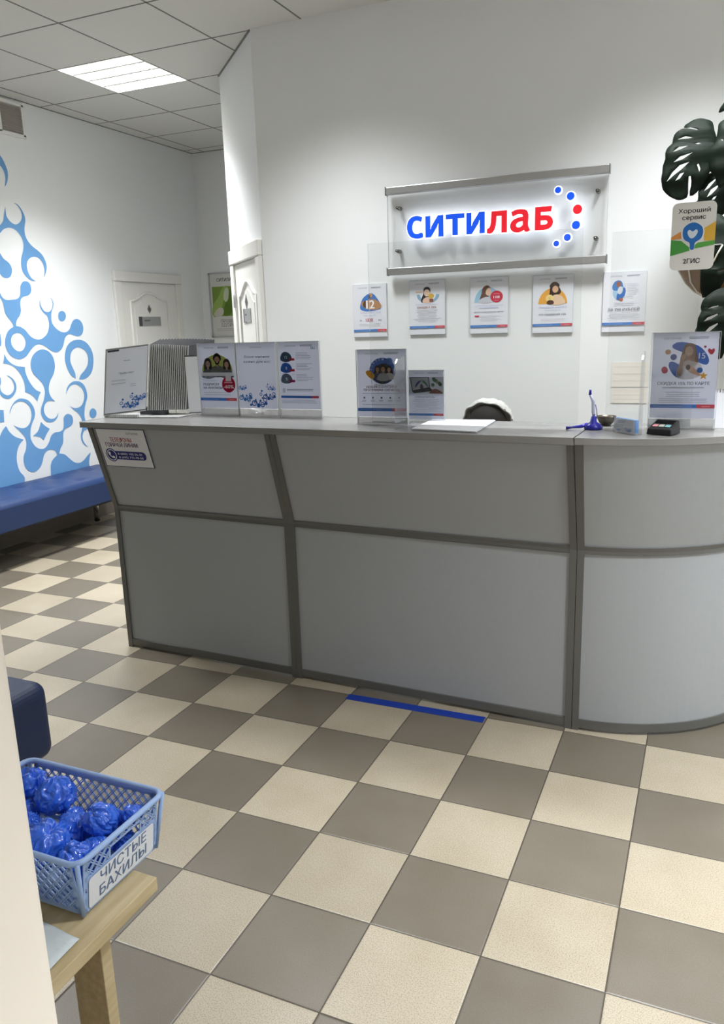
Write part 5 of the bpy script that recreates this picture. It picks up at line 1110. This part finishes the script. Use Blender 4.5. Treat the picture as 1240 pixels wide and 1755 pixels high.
for s in (-1, 1):
    e = chain(vs, es, rs, 3, [((bx + s * .165, by + .08, .925), .052), ((bx + s * .22, by - .0, .80), .043), ((bx + s * .24, by - .06, .83), .037), ((bx + s * .15, by - .22, .835), .030), ((bx + s * .12, by - .29, .825), (.024, .020)), ((bx + s * .105, by - .345, .815), (.036, .014))])
    for f_, (dx, ln_) in enumerate(((-.024, .07), (-.008, .08), (.008, .077), (.023, .062))):
        chain(vs, es, rs, e, [((bx + s * .105 + dx, by - .345 - ln_ * .45, .822), .0085), ((bx + s * .105 + dx * 1.15, by - .345 - ln_ * .8, .815), .0078), ((bx + s * .105 + dx * 1.2, by - .345 - ln_, .803), .007)])
    chain(vs, es, rs, e - 1, [((bx + s * .08, by - .32, .822), .010), ((bx + s * .06, by - .35, .815), .009), ((bx + s * .055, by - .372, .808), .0075)])
    chain(vs, es, rs, 0, [((bx + s * .10, by + .16, .50), .085), ((bx + s * .13, by - .10, .50), .07), ((bx + s * .13, by - .22, .49), .055), ((bx + s * .13, by - .20, .28), .048), ((bx + s * .13, by - .19, .09), .036), ((bx + s * .13, by - .26, .045), (.038, .03)), ((bx + s * .13, by - .33, .035), (.036, .025))])
body = skin_mesh('body', vs, es, rs, SKIN, person)
# tunic and trousers follow the body
vs, es, rs = [(bx, by + .20, .50)], [], [(.16, .13)]
k = chain(vs, es, rs, 0, [((bx, by + .17, .66), (.15, .115)), ((bx, by + .13, .82), (.163, .118)), ((bx, by + .09, .93), (.14, .10))])
for s in (-1, 1): chain(vs, es, rs, 3, [((bx + s * .165, by + .08, .925), .062), ((bx + s * .22, by - .0, .80), .054), ((bx + s * .24, by - .06, .83), .046), ((bx + s * .17, by - .18, .835), .040)])
skin_mesh('tunic', vs, es, rs, CLOTH, person)
vs, es, rs = [(bx, by + .20, .47)], [], [(.15, .12)]
for s in (-1, 1): chain(vs, es, rs, 0, [((bx + s * .10, by + .16, .50), .094), ((bx + s * .13, by - .10, .50), .08), ((bx + s * .13, by - .22, .49), .065), ((bx + s * .13, by - .20, .28), .057), ((bx + s * .13, by - .19, .12), .05)])
skin_mesh('trousers', vs, es, rs, TROU, person)
for s in (-1, 1):
    build('shoe', MB().merge(MB().lathe([(0, 0), (.042, 0), (.045, .02), (.038, .05), (0, .062)], seg=20), Matrix.Translation((bx + s * .13, by - .27, 0)) @ Matrix.Diagonal((1, 2.2, 1, 1))), CLOTH, person)
# hair: what shows below the cap from the front, head bowed
def ellip(c, r, m, name, nfun=None, seg=(48, 32), rot=0, zcut=None):
    mb = MB(); nu, nv = seg; vs_ = []; fs_ = []
    R_ = Matrix.Rotation(rot, 4, 'X')
    for j in range(nv + 1):
        ph = PI * j / nv
        for i in range(nu):
            a_ = 2 * PI * i / nu; d = Vector((math.sin(ph) * math.cos(a_), math.sin(ph) * math.sin(a_), math.cos(ph)))
            k_ = nfun(d) if nfun else 1
            vs_.append(Vector(c) + R_ @ Vector((d.x * r[0] * k_, d.y * r[1] * k_, d.z * r[2] * k_)))
    lim = nv if zcut is None else int(nv * zcut)
    for j in range(lim):
        for i in range(nu): fs_.append((j * nu + i, (j + 1) * nu + i, (j + 1) * nu + (i + 1) % nu, j * nu + (i + 1) % nu))
    mb.add(vs_, fs_, m, True); return build(name, mb, m, person)
hc = Vector((bx + .003, by - .005, 1.085))
ellip(hc, (.088, .100, .098), HAIR, 'hair', rot=-.2)
def capn(d):
    return 1 + .075 * noise.noise(d * 4.2) + .05 * noise.noise(d * 11) + .03 * abs(noise.noise(d * 24))
ellip(hc + Vector((-.004, .026, .014)), (.112, .108, .102), CAPM, 'cap', capn, (96, 64), rot=-1.02, zcut=.50)
rimp = []
for i in range(60):
    a_ = 2 * PI * i / 60; ph = PI * .50; d = Vector((math.sin(ph) * math.cos(a_), math.sin(ph) * math.sin(a_), math.cos(ph))); rr_ = 1.0 + .035 * math.sin(i * 5.3)
    v = Matrix.Rotation(-1.02, 4, 'X') @ Vector((d.x * .112 * rr_, d.y * .108 * rr_, d.z * .102)); rimp.append(hc + Vector((-.004, .026, .014)) + v)
build('cap_elastic', MB().tube(rimp, .0038, seg=8, closed=True), CAPM, person)
# face on the front of the bowed head
fm = MB()
for s in (-1, 1): fm.merge(MB().lathe([(0, -.008), (.007, -.005), (.0085, 0), (.007, .005), (0, .008)], seg=12), Matrix.Translation((bx + s * .03, by - .088, 1.075)))
build('eyes', fm, mat('eye_dark', '#2A211C', .2), person)
fm = MB().tube([(bx, by - .09, 1.078), (bx, by - .102, 1.06), (bx, by - .112, 1.045), (bx, by - .098, 1.038)], [.006, .009, .012, .008], seg=10); build('nose', fm, SKIN, person)
fm = MB().tube([(bx - .022, by - .088, 1.018), (bx, by - .096, 1.016), (bx + .022, by - .088, 1.018)], [.002, .006, .002], seg=8); build('mouth', fm, mat('lips', '#A8605A', .5), person)
for s in (-1, 1): build('ear', MB().merge(MB().lathe([(0, -.022), (.010, -.014), (.012, 0), (.010, .016), (0, .024)], seg=12), Matrix.Translation((bx + s * .085, by + .0, 1.075))), SKIN, person)
stl = thing('office_stool', 'round padded stool under the person behind the counter', 'stool', (bx, by + .16, 0))
build('seat', MB().lathe([(0, .33), (.17, .33), (.19, .345), (.19, .37), (.17, .385), (0, .385)], (bx, by + .16, 0), seg=32), BLACK, stl)
build('column', MB().lathe([(.025, .06), (.025, .33)], (bx, by + .16, 0)), CHROME, stl)
for k in range(5):
    a_ = 2 * PI * k / 5 + .3; lg = build('leg', MB().tube([(bx, by + .16, .08), (bx + .27 * math.cos(a_), by + .16 + .27 * math.sin(a_), .055)], [.02, .014]), CHROME, stl)
    build('caster', MB().merge(MB().lathe([(.025, -.012), (.025, .012)], seg=16), Matrix.Translation((bx + .27 * math.cos(a_), by + .16 + .27 * math.sin(a_), .0255)) @ Matrix.Rotation(PI / 2, 4, 'X')), BLACK, lg)

# ------------------------------------------------------------------ table, cloth, basket of shoe covers
TZ = .472
tbl = thing('side_table', 'low pale wooden table under the blue basket by the entrance', 'table', (-.2, -.6, 0))
build('tabletop', MB().box(-.62, .075, -.78, -.238, TZ - .030, TZ), WOOD, tbl, bevel=.002)
for lx, ly in ((-.122, -.30), (-.60, -.30), (-.122, -.76), (-.60, -.76)):
    build('leg', MB().box(lx, lx + .085, ly, ly + .03, 0, TZ - .032), WOOD, tbl, bevel=.002)
build('shelf_board', MB().box(-.51, -.124, -.295, -.275, TZ - .12, TZ - .032), WOOD, tbl)
# cloth
mb = MB(); n = 26; cvs = []; x0, x1, y0, y1 = -.42, .058, -.70, -.425
for j in range(n + 1):
    for i in range(n + 1):
        x, y = x0 + (x1 - x0) * i / n, y0 + (y1 - y0) * j / n
        ex = .012 * noise.noise(Vector((x * 9, y * 9, 3)))
        cvs.append((x + ex, y + ex * .7, TZ + .0022 + .0022 * abs(noise.noise(Vector((x * 22, y * 22, 1)))) + .003 * abs(noise.noise(Vector((x * 6, y * 7, 5))))))
mb.add(cvs, [(j * (n + 1) + i, j * (n + 1) + i + 1, (j + 1) * (n + 1) + i + 1, (j + 1) * (n + 1) + i) for j in range(n) for i in range(n)], None, True)
o = build('disposable_cloth', mb, mat('pale_blue_nonwoven', '#C9D2D6', .85, noise_amt=.06, nscale=90, bump=.4), None, loc=(-.2, -.47, TZ))
sl = o.modifiers.new('solidify', 'SOLIDIFY'); sl.thickness = .0015; sl.offset = 1
tag(o, 'pale blue disposable cloth lying on the table beside the basket of shoe covers', 'cloth')
# basket
bk = thing('plastic_basket', 'pale blue lattice plastic basket with a white label, full of shoe covers', 'basket', (-.155, -.276, TZ + .006))
BX0, BX1, BY0, BY1, BZ0, BZ1 = -.335, .036, -.400, -.152, TZ + .006, .602
tp = .016
def side(A, B, C_, D_, holes=None, solid_top=.012, solid_bot=.01, slot=None):
    """lattice of crossing strips on the quad A(bottom left) B(bottom right) C(top right) D(top left), seen from outside"""
    A, B, C_, D_ = map(Vector, (A, B, C_, D_)); W = (B - A).length; Hh = (D_ - A).length
    up = (D_ - A) + (C_ - B); M = frame(A, (B - A), up); mb = MB(); ins = (W - (C_ - D_).length) / 2
    w0 = 0; th = .0018
    def quad(p): mb.prism([M @ Vector((x, y, 0)) for x, y in p], (M.to_3x3() @ Vector((0, 0, -th))))
    def strip(x, y, dx, dy, wd):
        # clip the line (x,y)+(t)(dx,dy) to the lattice rectangle
        lo, hi = -9, 9
        for p, d, a_, b_ in ((x, dx, .004, W - .004), (y, dy, solid_bot * .5, Hh - solid_top * .5)):
            t0, t1 = sorted(((a_ - p) / d, (b_ - p) / d)); lo, hi = max(lo, t0), min(hi, t1)
        if hi - lo < .006: return
        segs = [(lo, hi)]
        if slot:
            sx0, sx1, sy0, sy1 = slot; ts = []
            l2, h2 = lo, hi
            for p, d, a_, b_ in ((x, dx, sx0, sx1), (y, dy, sy0, sy1)):
                t0, t1 = sorted(((a_ - p) / d, (b_ - p) / d)); l2, h2 = max(l2, t0), min(h2, t1)
            if h2 > l2: segs = [(lo, l2), (h2, hi)]
        L = math.hypot(dx, dy); nx_, ny_ = -dy / L * wd / 2, dx / L * wd / 2
        for a_, b_ in segs:
            if b_ - a_ > .002: quad([(x + dx * a_ - nx_, y + dy * a_ - ny_), (x + dx * b_ - nx_, y + dy * b_ - ny_), (x + dx * b_ + nx_, y + dy * b_ + ny_), (x + dx * a_ + nx_, y + dy * a_ + ny_)])
    n = int((W + Hh) / .023) + 2
    for k in range(-n, n):
        for sgn in (1, -1):
            for o_, wd in ((0, .0026), (.0055, .0016)):
                strip(k * .023 + o_ + W / 2, Hh / 2, 1, sgn * 1.05, wd)
    for p in ([(0, 0), (W, 0), (W, solid_bot), (0, solid_bot)], [(0, Hh - solid_top), (W, Hh - solid_top), (W, Hh), (0, Hh)], [(0, 0), (.012, 0), (.012, Hh), (0, Hh)], [(W - .012, 0), (W, 0), (W, Hh), (W - .012, Hh)]): quad(p)
    if slot:
        sx0, sx1, sy0, sy1 = slot; b_ = .004
        for p in ([(sx0, sy0), (sx1, sy0), (sx1, sy0 + b_), (sx0, sy0 + b_)], [(sx0, sy1 - b_), (sx1, sy1 - b_), (sx1, sy1), (sx0, sy1)], [(sx0, sy0), (sx0 + b_, sy0), (sx0 + b_, sy1), (sx0, sy1)], [(sx1 - b_, sy0), (sx1, sy0), (sx1, sy1), (sx1 - b_, sy1)]): quad(p)
    return mb, M, W, Hh
b0x, b1x, b0y, b1y = BX0 + tp, BX1 - tp, BY0 + tp, BY1 - tp
ft = ((BX0, BY0), (BX1, BY0), (BX1, BY1), (BX0, BY1)); fb = ((b0x, b0y), (b1x, b0y), (b1x, b1y), (b0x, b1y))
Mr = None
for i in range(4):
    j = (i + 1) % 4
    s_ = side((*fb[i], BZ0), (*fb[j], BZ0), (*ft[j], BZ1), (*ft[i], BZ1), slot=(.07, .165, .075, .105) if i == 1 else None)
    build('side_wall', s_[0], BASKET, bk)
    if i == 1: Mr, Wr, Hr = s_[1:]
bt = MB().box(b0x, b1x, b0y, b1y, BZ0, BZ0 + .003)
build('bottom', bt, BASKET, bk)
for (x, y), (X, Y) in zip(fb, ft): build('corner_post', MB().tube([(x, y, BZ0), (X, Y, BZ1)], [.004, .005], seg=12), BASKET, bk)
rp = []
rr_ = .022
for cx, cy, a_ in ((BX1 - rr_, BY1 - rr_, 0), (BX0 + rr_, BY1 - rr_, 90), (BX0 + rr_, BY0 + rr_, 180), (BX1 - rr_, BY0 + rr_, 270)):
    rp += [(cx + (rr_ + .003) * math.cos(math.radians(a_ + 18 * k)), cy + (rr_ + .003) * math.sin(math.radians(a_ + 18 * k)), BZ1) for k in range(6)]
build('rim', MB().tube(rp, .006, seg=10, closed=True), BASKET, bk)
# label with its raised blue frame
lx0, lx1, ly0, ly1 = .012, Wr - .014, .006, .074
fr_ = Art(Wr, Hr, 0)
fr_.rrect(lx0 - .003, ly0 - .003, lx1 + .003, ly1 + .003, .010, BASKET)
fr_.z = .002; fr_.rrect(lx0, ly0, lx1, ly1, .008, '#DDE2EA')
fr_.text('ЧИСТЫЕ', (lx0 + lx1) / 2 + .004, ly0 + .040, .0225, '#62769A', bold=.03, width=.135); fr_.text('БАХИЛЫ', (lx0 + lx1) / 2 + .003, ly0 + .009, .0225, '#62769A', bold=.03, width=.138)
lm = MB().merge(fr_, Mr); lm.box(lx0 - .003, lx1 + .003, ly0 - .003, ly1 + .003, -.002, .0002, m=BASKET, M=Mr)
build('label', lm, None, bk)
# shoe covers
SC = [(68, 1322, .575, .040, 'far left corner of the basket, topmost at the back'), (98, 1362, .575, .044, 'at the back, in front of the corner one'), (50, 1365, .565, .030, 'small one by the partition, back row'),
      (80, 1432, .578, .052, 'largest, at the left by the partition'), (138, 1412, .560, .040, 'in the middle, between the large one and the back wall'), (165, 1408, .562, .036, 'centre right, pale highlight on top'),
      (192, 1402, .555, .032, 'right of centre'), (226, 1390, .563, .024, 'small one at the right, highest near the label side'), (128, 1462, .570, .034, 'at the front near the label corner'), (44, 1400, .555, .030, 'half behind the partition, left'),
      (160, 1450, .545, .030, 'low, just inside the label side'), (118, 1392, .545, .030, 'deep in the middle'), (205, 1430, .530, .028, 'low at the right under the handle slot'), (145, 1480, .525, .026, 'low in the near right corner')]
cc = []
for (u, v, z, r, lb) in SC:
    c = at(u, v, z=z); c.z -= r * .3; cc.append(c)
for it in range(60):
    for i in range(len(cc)):
        for j in range(i):
            d = cc[i] - cc[j]; mn = (SC[i][3] + SC[j][3]) * .90
            if d.length < mn:
                d.normalize(); k_ = (mn - (cc[i] - cc[j]).length) * .5; cc[i] += d * k_; cc[j] -= d * k_
    for i, c in enumerate(cc):
        r = SC[i][3]; f_ = (c.z - BZ0) / (BZ1 - BZ0); e = tp * (1 - min(1, max(0, f_)))
        c.x = min(max(c.x, BX0 + e + r + .004), BX1 - e - r - .004); c.y = min(max(c.y, BY0 + e + r + .004), BY1 - e - r - .004); c.z = max(c.z, BZ0 + .004 + r)
for k, (u, v, z, r, lb) in enumerate(SC):
    c = cc[k]
    bm = bmesh.new(); bmesh.ops.create_icosphere(bm, subdivisions=6, radius=1)
    sd = Vector((k * 7.3, k * 3.1, k * 5.7)); tip = Vector((.5 * math.cos(k * 2.1), .5 * math.sin(k * 2.1), .9)).normalized()
    ax = tip.cross(Vector((0, 1, 0))).normalized(); ay = tip.cross(ax)
    for vv in bm.verts:
        d = vv.co.normalized(); th_ = math.acos(max(-1, min(1, d.dot(tip)))); ph = math.atan2(d.dot(ay), d.dot(ax)) + .35 * noise.noise(d * 2 + sd)
        pl = noise.noise(Vector((math.cos(ph) * 2.2, math.sin(ph) * 2.2, th_ * .7)) + sd); pl = 1 - 2.6 * abs(pl)
        pl2 = 1 - 2.4 * abs(noise.noise(Vector((math.cos(ph) * 5, math.sin(ph) * 5, th_ * 1.3)) + sd))
        cr_ = 1 - 2.2 * abs(noise.noise(d * 1.5 + sd * 2)); cr2 = 1 - 2.2 * abs(noise.noise(d * 4.6 + sd * 3))
        fade = min(1, th_ / .25)
        vv.co = d * (.82 + fade * (.12 * pl + .035 * pl2) + .11 * cr_ + .02 * cr2 - .22 * math.exp(-(th_ / .22) ** 2))
    bmesh.ops.scale(bm, vec=(r, r * .97, r * .9), verts=bm.verts)
    me = bpy.data.meshes.new('shoe_cover'); bm.to_mesh(me); bm.free(); me.materials.append(COVER)
    for p in me.polygons: p.use_smooth = True
    o = bpy.data.objects.new('shoe_cover', me); o.location = c; link(o)
    tag(o, 'crumpled blue shoe cover, ' + lb, 'shoe cover', 'blue shoe covers in the basket')
